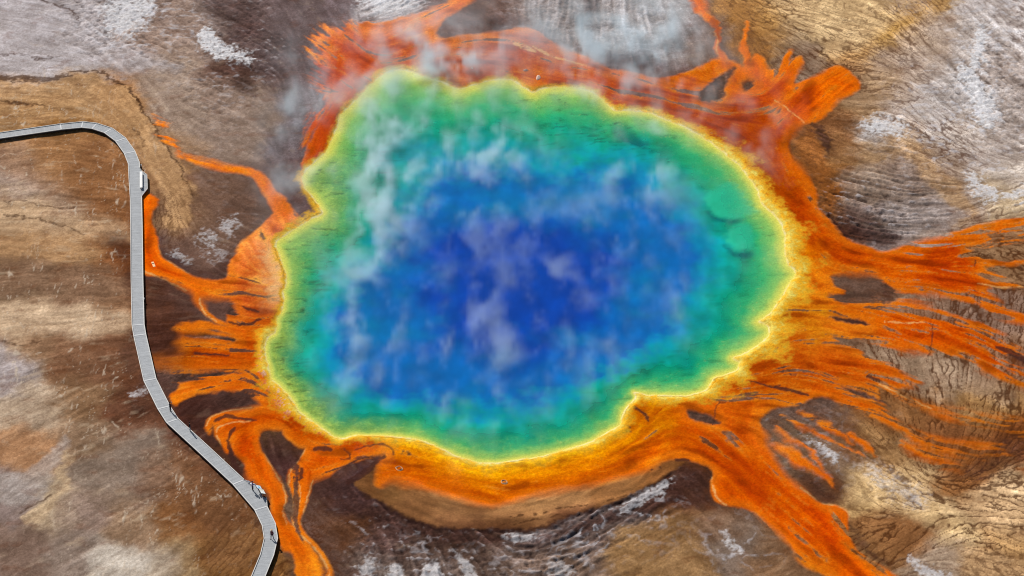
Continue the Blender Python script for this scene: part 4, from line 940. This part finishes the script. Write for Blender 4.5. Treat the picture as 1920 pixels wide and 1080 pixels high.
vc.inputs['Resolution X'].default_value = nxv; vc.inputs['Resolution Y'].default_value = nyv; vc.inputs['Resolution Z'].default_value = nzv
st = N.new('GeometryNodeSetMaterial'); st.inputs['Material'].default_value = m
Lk.new(vc.outputs[0], st.inputs[0]); Lk.new(st.outputs[0], go.inputs[0])
md = steam.modifiers.new('lattice', 'NODES'); md.node_group = ng
# ------------------------------------------------------------------ things
DECK = 0.58


def thing(name, label, cat, loc=(0, 0, 0), rz=0.0, group=None):
    o = bpy.data.objects.new(name, None)
    o.empty_display_size = 0.3
    o.location = loc; o.rotation_euler = (0, 0, rz)
    COL.objects.link(o)
    o['label'] = label; o['category'] = cat
    if group:
        o['group'] = group
    return o


def part(name, bm_or_me, mat, parent=None, label=None):
    if isinstance(bm_or_me, bmesh.types.BMesh):
        me = bpy.data.meshes.new(name)
        bmesh.ops.recalc_face_normals(bm_or_me, faces=bm_or_me.faces)
        bm_or_me.to_mesh(me); bm_or_me.free()
        me.materials.append(mat)
    else:
        me = bm_or_me
    o = bpy.data.objects.new(name, me)
    COL.objects.link(o)
    if parent is not None:
        o.parent = parent
    if label:
        o['label'] = label
    return o


def quadbox(bm, a, b, c, d, z0, z1):
    """prism over the ground quad a b c d"""
    vs = [bm.verts.new((p[0], p[1], z)) for z in (z0, z1) for p in (a, b, c, d)]
    bm.faces.new(vs[3::-1]); bm.faces.new(vs[4:])
    for i in range(4):
        j = (i + 1) % 4
        bm.faces.new((vs[i], vs[j], vs[4 + j], vs[4 + i]))


def box(bm, cx, cy, cz, sx, sy, sz, rot=None):
    r = bmesh.ops.create_cube(bm, size=1.0)
    M = Matrix.Translation((cx, cy, cz)) @ (rot.to_4x4() if rot is not None else Matrix()) @ Matrix.Diagonal((sx, sy, sz, 1))
    bmesh.ops.transform(bm, matrix=M, verts=r['verts'])
    return r['verts']


def simple(name, rgb, rough=0.7, var=0.10, scale=6.0, island=0.0, spec=0.25, stretch=(1, 1, 1)):
    m, nt, pb = new_mat(name)
    tc = nt.nodes.new('ShaderNodeTexCoord')
    mp = nt.nodes.new('ShaderNodeMapping'); mp.inputs['Scale'].default_value = stretch
    ns = nt.nodes.new('ShaderNodeTexNoise'); ns.inputs['Scale'].default_value = scale; ns.inputs['Detail'].default_value = 4
    nt.links.new(tc.outputs['Object'], mp.inputs[0]); nt.links.new(mp.outputs[0], ns.inputs['Vector'])
    mr = nt.nodes.new('ShaderNodeMapRange'); mr.inputs[1].default_value = 0.3; mr.inputs[2].default_value = 0.7
    mr.inputs[3].default_value = 1 - var; mr.inputs[4].default_value = 1 + var
    nt.links.new(ns.outputs['Fac'], mr.inputs[0])
    fac = mr.outputs[0]
    if island:
        gn = nt.nodes.new('ShaderNodeNewGeometry')
        m2 = nt.nodes.new('ShaderNodeMapRange'); m2.inputs[3].default_value = 1 - island; m2.inputs[4].default_value = 1 + island
        nt.links.new(gn.outputs['Random Per Island'], m2.inputs[0])
        mu = nt.nodes.new('ShaderNodeMath'); mu.operation = 'MULTIPLY'
        nt.links.new(fac, mu.inputs[0]); nt.links.new(m2.outputs[0], mu.inputs[1]); fac = mu.outputs[0]
    vm = nt.nodes.new('ShaderNodeVectorMath'); vm.operation = 'SCALE'
    vm.inputs[0].default_value = rgb; nt.links.new(fac, vm.inputs['Scale'])
    nt.links.new(vm.outputs[0], pb.inputs['Base Color'])
    pb.inputs['Roughness'].default_value = rough
    pb.inputs['Specular IOR Level'].default_value = spec
    return m


M_PLANK = simple('weathered_deck_boards', (0.345, 0.36, 0.375), 0.8, 0.08, 1.2, 0.07)
M_RAIL = simple('bleached_edge_board', (0.60, 0.59, 0.56), 0.8, 0.10, 3.0)
M_SEAM = simple('pale_joint_strip', (0.50, 0.51, 0.52), 0.6, 0.08, 3.0)
M_BEAM = simple('dark_treated_timber', (0.045, 0.038, 0.034), 0.9, 0.2, 4.0)
M_WHITE = simple('white_painted_wood', (0.80, 0.80, 0.78), 0.6, 0.04, 5.0)
M_METAL = simple('dark_sign_metal', (0.05, 0.045, 0.04), 0.5, 0.1, 5.0, spec=0.5)

# ---- boardwalk
CL = [(-70,266),(0,254.5),(114,238),(154,234),(177,236.5),(203,245),(226,262),(243,286),(251,306),(252.5,336),(255,372),(256,427),(257,527),(259,609),(262,628),(281,712),(307,764),(323,789),(386,847),(447,904),(489,953),(504,984),(508,1010),(501,1040),(484,1082),(458,1135)]
HW = 1.06
cp = [np.array(P(u, v, DECK)[:2]) for u, v in CL]
Lp, Rp = [], []
for i in range(len(cp)):
    d0 = cp[i] - cp[i - 1] if i else cp[1] - cp[0]
    d1 = cp[i + 1] - cp[i] if i < len(cp) - 1 else d0
    d0 = d0 / np.linalg.norm(d0); d1 = d1 / np.linalg.norm(d1)
    n0 = np.array([-d0[1], d0[0]]); n1 = np.array([-d1[1], d1[0]])
    m_ = n0 + n1; m_ = m_ / np.linalg.norm(m_)
    k = HW / max(0.5, float(m_ @ n0))
    Lp.append(cp[i] + m_ * k); Rp.append(cp[i] - m_ * k)     # L = left of travel = pool side (east / north)
walk = thing('boardwalk', 'long grey plank boardwalk with pale edge boards curving past the spring', 'boardwalk', (float(cp[12][0]), float(cp[12][1]), 0))
W0 = np.array(walk.location[:2])


def loc(p):
    return np.array(p[:2]) - W0


rs = random.Random(3)


def planks(name, l0, r0, l1, r1, label=None):
    bm = bmesh.new()
    n = max(1, int(round(float(np.linalg.norm((l1 + r1) / 2 - (l0 + r0) / 2)) / 0.15)))
    for k in range(n):
        a = (k + 0.05) / n; b = (k + 0.95) / n
        j = rs.uniform(-0.012, 0.0); e = rs.uniform(-.01, .01)
        quadbox(bm, l0 + (l1 - l0) * a, l0 + (l1 - l0) * b, r0 + (r1 - r0) * b, r0 + (r1 - r0) * a, DECK - 0.045, DECK + j)
    return part(name, bm, M_PLANK, walk, label)


def rail(p, q, inner_p, inner_q, w=0.11, h=0.11, mat=None):
    """edge board along p-q, lying inside the deck edge"""
    bm = bmesh.new()
    ip = p + (inner_p - p) / np.linalg.norm(inner_p - p) * w
    iq = q + (inner_q - q) / np.linalg.norm(inner_q - q) * w
    quadbox(bm, p, q, iq, ip, DECK + 0.005, DECK + h)
    return part('edge_board', bm, mat or M_RAIL, walk)


PL1 = [(262.2,316.5),(267,321.5),(276,328),(277,354),(264.6,368)]
PL2 = [(455,902),(480,909),(492.5,932),(500,933.5),(500.5,950)]
SEAM = {3, 4, 5, 6, 7, 13, 14, 15, 16, 17, 19, 20, 2}
for i in range(len(cp) - 1):
    l0, r0, l1, r1 = loc(Lp[i]), loc(Rp[i]), loc(Lp[i + 1]), loc(Rp[i + 1])
    planks('deck_section', l0, r0, l1, r1)
    rail(r0, r1, l0, l1)
    if i in (8, 9):       # opening to the upper platform
        pass
    if i == 8:
        pass
    elif i == 9:
        q = loc(P(264.0, 368.5, DECK)); tq = 0.91
        rail(l0 + (l1 - l0) * tq, l1, r0 + (r1 - r0) * tq, r1)
    elif i == 19:
        pass
    else:
        rail(l0, l1, r0, r1)
    if i == 8:
        rail(l0, l0 + (l1 - l0) * 0.34, r0, r0 + (r1 - r0) * 0.34)
    if i in SEAM:
        bm = bmesh.new()
        d = (l1 - l0) / np.linalg.norm(l1 - l0) * 0.12
        e = (r1 - r0) / np.linalg.norm(r1 - r0) * 0.12
        li = l0 + (r0 - l0) * 0.06; ri = r0 + (l0 - r0) * 0.06
        quadbox(bm, li - d, li + d, ri + e, ri - e, DECK + 0.004, DECK + 0.022)
        part('joint_strip', bm, M_SEAM, walk)
    # stringers and posts
    for p, q, ip, iq in ((l0, l1, r0, r1), (r0, r1, l0, l1)):
        bm = bmesh.new()
        a = p + (ip - p) * 0.03; b = q + (iq - q) * 0.03; c = q + (iq - q) * 0.09; d = p + (ip - p) * 0.09
        quadbox(bm, a, b, c, d, DECK - 0.30, DECK - 0.05)
        part('stringer', bm, M_BEAM, walk)
        n = max(1, int(np.linalg.norm(q - p) / 2.6))
        bm = bmesh.new()
        for k in range(n):
            s = p + (ip - p) * 0.15 + (q - p) * (k + .5) / n
            box(bm, s[0], s[1], (DECK - 0.05 - 0.4) / 2, 0.14, 0.14, DECK - 0.05 + 0.4)
        part('support_posts', bm, M_BEAM, walk)['kind'] = 'stuff'


def platform(pts, name_label, edge_a, edge_b, rails):
    """planked bay on the pool side: outline runs from edge_a outward and back to edge_b"""
    A = loc(edge_a); B = loc(edge_b)
    e = (B - A) / np.linalg.norm(B - A); n = np.array([-e[1], e[0]])
    pp = [loc(P(u, v, DECK)) for u, v in pts]
    s = np.array([(p - A) @ e for p in pp]); o = np.array([(p - A) @ n for p in pp])
    if o[len(o) // 2] < 0:
        n = -n; o = -o
    o[0] = max(o[0], 0.02); o[-1] = 0.02
    for i in range(1, len(s)):
        s[i] = max(s[i], s[i - 1] + 0.05)
    bm = bmesh.new()
    N_ = int((s[-1] - s[0]) / 0.15)
    for k in range(N_):
        sa = s[0] + (k + .05) * (s[-1] - s[0]) / N_; sb = s[0] + (k + .95) * (s[-1] - s[0]) / N_
        oa = float(np.interp(sa, s, o)); ob = float(np.interp(sb, s, o))
        if max(oa, ob) < 0.06:
            continue
        quadbox(bm, A + e * sa + n * 0.01, A + e * sb + n * 0.01, A + e * sb + n * max(ob, .03), A + e * sa + n * max(oa, .03), DECK - 0.045, DECK + rs.uniform(-0.012, 0))
    part('platform_deck', bm, M_PLANK, walk, name_label)
    qq = [A + e * s[i] + n * o[i] for i in range(len(s))]
    cen = A + e * (s[0] + s[-1]) / 2 + n * 0.2
    for i in range(len(qq) - 1):
        if i in rails:
            rail(qq[i], qq[i + 1], cen, cen, 0.11, 0.11)
        bm = bmesh.new()
        a, b = qq[i], qq[i + 1]
        ia = a + (cen - a) / np.linalg.norm(cen - a) * .08; ib = b + (cen - b) / np.linalg.norm(cen - b) * .08
        ja = a + (cen - a) / np.linalg.norm(cen - a) * .22; jb = b + (cen - b) / np.linalg.norm(cen - b) * .22
        quadbox(bm, ia, ib, jb, ja, DECK - 0.30, DECK - 0.05)
        part('stringer', bm, M_BEAM, walk)
        bm = bmesh.new()
        for tt in (0.1, 0.9):
            c_ = ja + (jb - ja) * tt
            box(bm, c_[0], c_[1], (DECK - 0.05 - 0.4) / 2, 0.14, 0.14, DECK - 0.05 + 0.4)
        part('support_posts', bm, M_BEAM, walk)['kind'] = 'stuff'


def on_edge(i, t):
    return Lp[i] + (Lp[i + 1] - Lp[i]) * t


platform(PL1, 'viewing bay carrying the white bench', on_edge(8, 0.34), on_edge(9, 0.91), (0, 1, 2, 3))
platform(PL2, 'viewing bay with the two information panels', Lp[19], Lp[20], (0, 3))

# ---- white bench on the upper bay
b0 = P(264.4, 321.5, DECK + 0.45); b1 = P(264.6, 351.5, DECK + 0.45)
bl = (b1 - b0).length
bench = thing('bench', 'long white backless bench standing on the boardwalk bay', 'bench', ((b0.x + b1.x) / 2, (b0.y + b1.y) / 2, DECK + 0.005), math.atan2(b1.y - b0.y, b1.x - b0.x))
for k in (-1, 0, 1):
    bm = bmesh.new(); box(bm, 0, k * 0.155, 0.43, bl, 0.14, 0.05); part('seat_slat', bm, M_WHITE, bench)
for fx in (-0.44, -0.15, 0.15, 0.44):
    bm = bmesh.new(); box(bm, fx * bl, 0, 0.375, 0.09, 0.44, 0.06); part('cross_bearer', bm, M_BEAM, bench)
    for sy_ in (-1, 1):
        bm = bmesh.new(); box(bm, fx * bl, sy_ * 0.16, 0.17, 0.09, 0.09, 0.34); part('leg', bm, M_BEAM, bench)

# ---- information panels at the lower bay
M_BLUE = simple('blue_print', (0.20, 0.50, 0.72), 0.4, 0.12, 4.0)
M_PALE = simple('pale_blue_print', (0.66, 0.76, 0.86), 0.4, 0.06, 4.0)
M_CREAM = simple('cream_print', (0.74, 0.71, 0.60), 0.4, 0.05, 4.0)
M_PRINT = simple('white_print', (0.82, 0.84, 0.80), 0.4, 0.03, 4.0)
ea = P(480, 909, DECK); eb = P(492.5, 932, DECK)
eang = math.atan2(eb.y - ea.y, eb.x - ea.x)


def info_panel(u, v, w, h, label, fields, base):
    p = P(u, v, DECK + 0.78)
    t = thing('information_panel', label, 'sign', (p.x, p.y, 0), eang, 'information panels at the lower viewing bay')
    R = Matrix.Rotation(math.radians(-28), 3, 'X')       # tilted towards the reader on the deck
    zc = DECK + 0.78
    bm = bmesh.new(); box(bm, 0, 0, zc, w, h, 0.05, R); pn = part('panel', bm, base, t)
    for cx, cy, fw, fh, mat, nm in fields:
        bm = bmesh.new()
        c = R @ Vector((cx * w, cy * h, 0.029))
        box(bm, c.x, c.y, zc + c.z, fw * w, fh * h, 0.006, R); part(nm, bm, mat, pn)
    for sx_, sy_, fw, fh in ((0, .5, 1.06, .06), (0, -.5, 1.06, .06), (.5, 0, .05, .95), (-.5, 0, .05, .95)):
        bm = bmesh.new(); c = R @ Vector((sx_ * (w + .04), sy_ * (h + .04), 0)); box(bm, c.x, c.y, zc + c.z, fw * w, fh * h, 0.07, R); part('frame_bar', bm, M_METAL, t)
    for sx_ in (-1, 1):
        bm = bmesh.new(); box(bm, sx_ * w * 0.33, 0.0, (zc - 0.06) / 2 - .1, 0.09, 0.09, zc - 0.06 + .2); part('leg', bm, M_METAL, t)
    return t


info_panel(485.0, 913.5, 0.95, 0.85, 'blue printed information panel nearer the bend of the lower bay', [(0.03, 0.05, .45, .4, M_BLUE, 'picture'), (-0.3, .1, .2, .6, M_PRINT, 'text_block')], M_PALE)
info_panel(491.6, 921.5, 1.20, 0.80, 'cream and white information panel beside the blue one', [(-0.27, 0.0, .40, .80, M_CREAM, 'picture'), (0.22, 0.0, .50, .92, M_PRINT, 'text_block')], M_PRINT)
pq = P(466, 903, DECK + 0.25)
plq = thing('plaque', 'small low grey plaque at the edge of the lower bay', 'plaque', (pq.x, pq.y, DECK), -0.5)
M_GREY = simple('grey_plaque', (0.30, 0.31, 0.36), 0.5, 0.05, 4)
bm = bmesh.new(); box(bm, 0, 0, 0.26, 0.36, 0.28, 0.04, Matrix.Rotation(0.5, 3, 'X')); part('panel', bm, M_GREY, plq)
for s in (-1, 1):
    bm = bmesh.new(); box(bm, s * .11, 0, 0.11, 0.05, 0.05, 0.24); part('leg', bm, M_METAL, plq)

# ---- two white marker posts standing in the mud beside the walk
for (u, v, lab) in ((265.2, 315.5, 'thin white marker post just above the bench bay'), (270.6, 566.0, 'thin white marker post beside the straight run of boardwalk')):
    p = P(u, v, 0.0)
    t = thing('marker_post', lab, 'post', (p.x, p.y, 0), 0.1, 'white marker posts along the boardwalk')
    bm = bmesh.new(); box(bm, 0, 0, 0.22, 0.08, 0.08, 0.6); part('post', bm, M_BEAM, t)
    bm = bmesh.new(); vs = box(bm, 0, -0.01, 0.64, 0.15, 0.20, 0.34)
    for q in vs:
        if q.co.z > 0.7 and q.co.y < 0:
            q.co.z -= 0.1
    part('cap', bm, M_WHITE, t)

# ---- pale board lying on the mat
p = P(287.6, 496, 0.12)
t = thing('board', 'short pale board lying on the orange mat beside the boardwalk', 'board', (p.x, p.y, 0.10), -1.25)
bm = bmesh.new(); box(bm, 0, 0, 0.05, 1.55, 0.42, 0.09); bmesh.ops.bevel(bm, geom=bm.edges[:], offset=0.015, segments=1); part('plank', bm, simple('salt_crusted_wood', (0.75, 0.48, 0.26), 0.8, 0.12, 4), t)
bm = bmesh.new(); box(bm, -0.25, 0, 0.105, 0.12, 0.34, 0.05); part('batten', bm, M_BEAM, t)


# ---- rocks and sinter-ringed holes on the mats
def rock(u, v, rx, ry, rz_, seed, mat, label, cat='rock', group=None):
    rr = random.Random(seed)
    bm = bmesh.new()
    bmesh.ops.create_icosphere(bm, subdivisions=3, radius=1.0)
    off = [Vector((rr.uniform(-1, 1), rr.uniform(-1, 1), rr.uniform(-.2, 1))).normalized() for _ in range(9)]
    for q in bm.verts:
        k = 1.0
        for f in off:
            dd = q.co.normalized().dot(f)
            if dd > 0.72:
                k = min(k, 0.76 / dd)
        k *= 1 + rr.uniform(-.025, .025)
        q.co = Vector((q.co.x * rx * k, q.co.y * ry * k, q.co.z * rz_ * k))
    p = P(u, v, 0.15)
    me = bpy.data.meshes.new('rock'); bm.to_mesh(me); bm.free(); me.materials.append(mat)
    o = bpy.data.objects.new('rock', me); COL.objects.link(o)
    o.location = (p.x, p.y, 0.10); o.rotation_euler = (0, 0, rr.uniform(-.4, .4))
    o['label'] = label; o['category'] = cat
    if group:
        o['group'] = group
    return o


M_RK = simple('pink_grey_sinter', (0.62, 0.42, 0.33), 0.85, 0.15, 3)
M_RK2 = simple('dull_red_sinter', (0.40, 0.22, 0.17), 0.85, 0.15, 3)
rock(1009, 146, 0.50, 1.05, 0.42, 1, M_RK, 'pale pink oblong rock on the orange mat above the pool notch')
rock(985, 132, 0.62, 0.42, 0.35, 2, M_RK2, 'dull red rock on the mat just above the pale oblong rock')
rock(884.5, 128, 0.28, 0.36, 0.28, 3, M_RK, 'small pale rock alone on the steamy mat above the pool')


def pit(u, v, r, square, label, inner):
    p = P(u, v, 0.15)
    t = thing('vent_hole', label, 'vent hole', (p.x, p.y, 0.12), 0.6)
    bm = bmesh.new(); n = 20
    rings = []
    prof = [(1.35, -0.12), (1.2, 0.06), (1.0, 0.12), (0.88, 0.05), (0.80, -0.05)]
    rr = random.Random(int(u))
    wob = [1 + rr.uniform(-.07, .07) for _ in range(n)]
    for fr, z in prof:
        row = []
        for k in range(n):
            a = 2 * math.pi * k / n
            q = 1.0 / max(abs(math.cos(a)), abs(math.sin(a))) if square else 1.0
            q = 0.5 * q + 0.5
            row.append(bm.verts.new((r * fr * q * wob[k] * math.cos(a), r * fr * q * wob[k] * 1.25 * math.sin(a), z)))
        rings.append(row)
    for a_, b_ in zip(rings[:-1], rings[1:]):
        for k in range(n):
            bm.faces.new((a_[k], a_[(k + 1) % n], b_[(k + 1) % n], b_[k]))
    part('rim', bm, simple('rim_sinter', (0.52, 0.34, 0.20), 0.8, 0.15, 4), t)
    bm = bmesh.new()
    vs = [bm.verts.new((v_.co.x if False else 0, 0, 0)) for v_ in []]
    row = []
    for k in range(n):
        a = 2 * math.pi * k / n
        q = 1.0 / max(abs(math.cos(a)), abs(math.sin(a))) if square else 1.0
        q = 0.5 * q + 0.5
        row.append(bm.verts.new((r * .86 * q * wob[k] * math.cos(a), r * .86 * q * wob[k] * 1.25 * math.sin(a), 0.02)))
    bm.faces.new(row)
    part('dark_fill', bm, inner, t)  # flat disc of the inner colour closing the ring


M_PIT = simple('dark_vent_fill', (0.015, 0.008, 0.008), 0.5, 0.1, 4, spec=.2)
M_PIT2 = simple('brown_vent_mud', (0.16, 0.075, 0.035), 0.6, 0.1, 4, spec=.2)
pit(748.5, 878.5, 0.42, True, 'dark diamond-shaped vent hole with a pale rim in the orange band', M_PIT)
pit(945.5, 904, 0.40, False, 'small brown oval vent hole with a pale rim in the orange band', M_PIT2)


# ---- people
def person(u, v, face, label, shirt, pants, skin, hair, pose='stand', shoe=(0.03, 0.03, 0.035), hat=None, bag=None, scale=1.0):
    p = P(u, v, DECK)
    root = thing('person', label, 'person', (p.x, p.y, DECK + 0.004), face, 'visitors on the boardwalk')
    V_, E_, R_ = [], [], []

    def add(co, r, par=None):
        V_.append(co); R_.append(r)
        if par is not None:
            E_.append((par, len(V_) - 1))
        return len(V_) - 1

    pel = add((0, 0, 0.95), 0.155)
    wai = add((0, 0.0, 1.10), 0.135, pel)
    che = add((0, 0.0, 1.30), 0.165, wai)
    up = add((0, 0, 1.42), 0.13, che)
    nk = add((0, 0.01, 1.52), 0.058, up)
    hd0 = add((0, 0.02, 1.60), 0.082, nk)
    hd1 = add((0, 0.02, 1.68), 0.098, hd0)
    add((0, 0.01, 1.76), 0.066, hd1)
    add((0, 0.115, 1.66), 0.022, hd1)                      # nose
    step = 0.0 if pose != 'walk' else 0.16
    for s in (-1, 1):
        hip = add((s * 0.10, 0, 0.90), 0.095, pel)
        kn = add((s * 0.115, 0.03 + s * step * .6, 0.50), 0.064, hip)
        an = add((s * 0.125, -0.02 + s * step, 0.10), 0.045, kn)
        ft = add((s * 0.13, 0.05 + s * step, 0.045), 0.042, an)
        add((s * 0.15, 0.16 + s * step, 0.035), 0.032, ft)
        sh = add((s * 0.19, 0, 1.42), 0.062, up)
        if pose == 'photo' or (pose == 'point' and s == -1):
            el = (s * 0.33, 0.14, 1.30); wr = (s * 0.13, 0.30, 1.58)
        elif pose == 'point' and s == 1:
            el = (s * 0.36, 0.16, 1.26); wr = (s * 0.46, 0.36, 1.36)
        else:
            el = (s * 0.27, -0.03, 1.14); wr = (s * 0.25, 0.10, 0.90)
        e_ = add(el, 0.047, sh); w_ = add(wr, 0.033, e_)
        d = (Vector(wr) - Vector(el)).normalized()
        sd = d.cross(Vector((0, 0, 1))); sd = sd.normalized() if sd.length > .1 else Vector((0, 1, 0))
        pm = add(tuple(Vector(wr) + d * 0.07), 0.034, w_)
        for q, ln in ((-1.5, .055), (-.5, .07), (.5, .075), (1.5, .06)):
            f1 = add(tuple(Vector(wr) + d * (0.07 + ln * .6) + sd * q * 0.02), 0.010, pm)
            add(tuple(Vector(wr) + d * (0.07 + ln) + sd * q * 0.022 + Vector((0, 0, -.02))), 0.009, f1)
        th = add(tuple(Vector(wr) + d * 0.06 - sd * s * 0.05), 0.011, w_)
        add(tuple(Vector(wr) + d * 0.10 - sd * s * 0.06), 0.010, th)
    me = bpy.data.meshes.new('body_rig')
    me.from_pydata([tuple(np.array(c) * scale) for c in V_], E_, [])
    tmp = bpy.data.objects.new('body_rig', me); COL.objects.link(tmp)
    md = tmp.modifiers.new('skin', 'SKIN'); md.use_smooth_shade = True
    for i, sv in enumerate(me.skin_vertices[0].data):
        kk = 1.22 if R_[i] > 0.03 and i not in (4, 5, 6, 7) else 1.0
        sv.radius = (R_[i] * scale * kk, R_[i] * scale * kk * (0.72 if i in (0, 1, 2, 3) else 1.0)); sv.use_root = (i == 0)
    sb = tmp.modifiers.new('sub', 'SUBSURF'); sb.levels = 1; sb.render_levels = 1
    dg = bpy.context.evaluated_depsgraph_get()
    bme = bpy.data.meshes.new_from_object(tmp.evaluated_get(dg))
    bpy.data.objects.remove(tmp)
    for mt in (shirt, pants, skin, shoe):
        bme.materials.append(mt)
    for f in bme.polygons:
        z = f.center.z / scale; c = f.center / scale
        arm = abs(c.x) > 0.215 and z > 0.8
        if z > 1.505:
            k = 2 if (abs(c.x) < 0.13 and z > 1.5) or z > 1.6 else 0
        elif z < 0.085:
            k = 3
        elif z < 0.96 and not arm:
            k = 1
        else:
            k = 0
        if pose == 'stand' or pose == 'walk':
            if arm and z < 0.93:
                k = 2
        elif (c.y > 0.29 and z > 1.3):
            k = 2
        f.material_index = k; f.use_smooth = True
    bme.name = 'body'
    body = bpy.data.objects.new('body', bme); COL.objects.link(body); body.parent = root
    bm = bmesh.new()
    bmesh.ops.create_uvsphere(bm, u_segments=14, v_segments=9, radius=0.118 * scale)
    for q in list(bm.verts):
        if q.co.z < -0.02 * scale and q.co.y > -0.03:
            q.co.z = -0.02 * scale; q.co.xy *= 0.9
        q.co.y *= 1.05
    bmesh.ops.translate(bm, verts=bm.verts, vec=(0, -0.012, 1.715 * scale))
    part('hair', bm, hair, root)
    if hat is not None:
        bm = bmesh.new()
        bmesh.ops.create_cone(bm, cap_ends=True, segments=18, radius1=0.20, radius2=0.19, depth=0.02)
        bmesh.ops.translate(bm, verts=bm.verts, vec=(0, 0.02, 1.77 * scale))
        r = bmesh.ops.create_cone(bm, cap_ends=True, segments=18, radius1=0.125, radius2=0.095, depth=0.11)
        bmesh.ops.translate(bm, verts=r['verts'], vec=(0, 0.01, 1.832 * scale))
        part('hat', bm, hat, root)
    if bag is not None:
        bm = bmesh.new(); box(bm, 0, -0.21, 1.22 * scale, 0.30, 0.16, 0.42); bmesh.ops.bevel(bm, geom=bm.edges[:], offset=0.04, segments=2); part('backpack', bm, bag, root)
    if pose == 'photo':
        c = thing('camera', 'small black camera held up by the person in ' + label.split(' in ')[-1], 'camera', (0, 0, 0))
        a = root.matrix_basis
        R2 = Matrix.Rotation(face, 4, 'Z')
        c.location = Vector((p.x, p.y, DECK)) + (R2 @ Vector((0, 0.36, 1.63))); c.rotation_euler = (0, 0, face)
        bm = bmesh.new(); box(bm, 0, 0, 0, 0.15, 0.06, 0.10); part('case', bm, M_METAL, c)
        bm = bmesh.new(); bmesh.ops.create_cone(bm, cap_ends=True, segments=14, radius1=0.035, radius2=0.035, depth=0.07); bmesh.ops.rotate(bm, matrix=Matrix.Rotation(math.pi / 2, 3, 'X'), verts=bm.verts); bmesh.ops.translate(bm, verts=bm.verts, vec=(0, 0.06, 0)); part('lens', bm, M_METAL, c)
    return root


def cl(name, r, g, b):
    return simple(name, (r, g, b), 0.85, 0.06, 8, spec=.1)


SK = cl('skin', 0.42, 0.26, 0.19); HB = cl('dark_hair', 0.02, 0.015, 0.012); HT = cl('tan_hat', 0.62, 0.50, 0.34); SH = cl('dark_shoe', 0.03, 0.03, 0.03)
BK = cl('black_jacket', 0.012, 0.011, 0.013); NV = cl('navy_trousers', 0.02, 0.02, 0.035); GJ = cl('grey_blue_jeans', 0.26, 0.29, 0.34)
PU = cl('purple_top', 0.20, 0.16, 0.34); MR = cl('maroon_top', 0.16, 0.06, 0.07); DP = cl('dark_trousers', 0.03, 0.025, 0.04); WB = cl('white_bag', 0.85, 0.85, 0.87); NVT = cl('near_black_top', 0.018, 0.014, 0.03)
person(319.6, 771.0, -0.9, 'standing person raising a camera with both arms in all dark clothes', NVT, NV, SK, HB, 'photo', SH, scale=1.0)
person(356.4, 808.5, -1.3, 'standing person in black jacket and pale grey-blue trousers on the slanting run', BK, GJ, SK, HB, 'stand', SH)
person(473.8, 919.6, -1.0, 'person in purple top with a white bag near the information panels', PU, DP, SK, HB, 'point', SH, bag=WB)
person(510.5, 1010.3, 2.6, 'person in tan hat and maroon top on the lowest bend of the boardwalk', MR, DP, SK, HB, 'walk', SH, hat=HT)
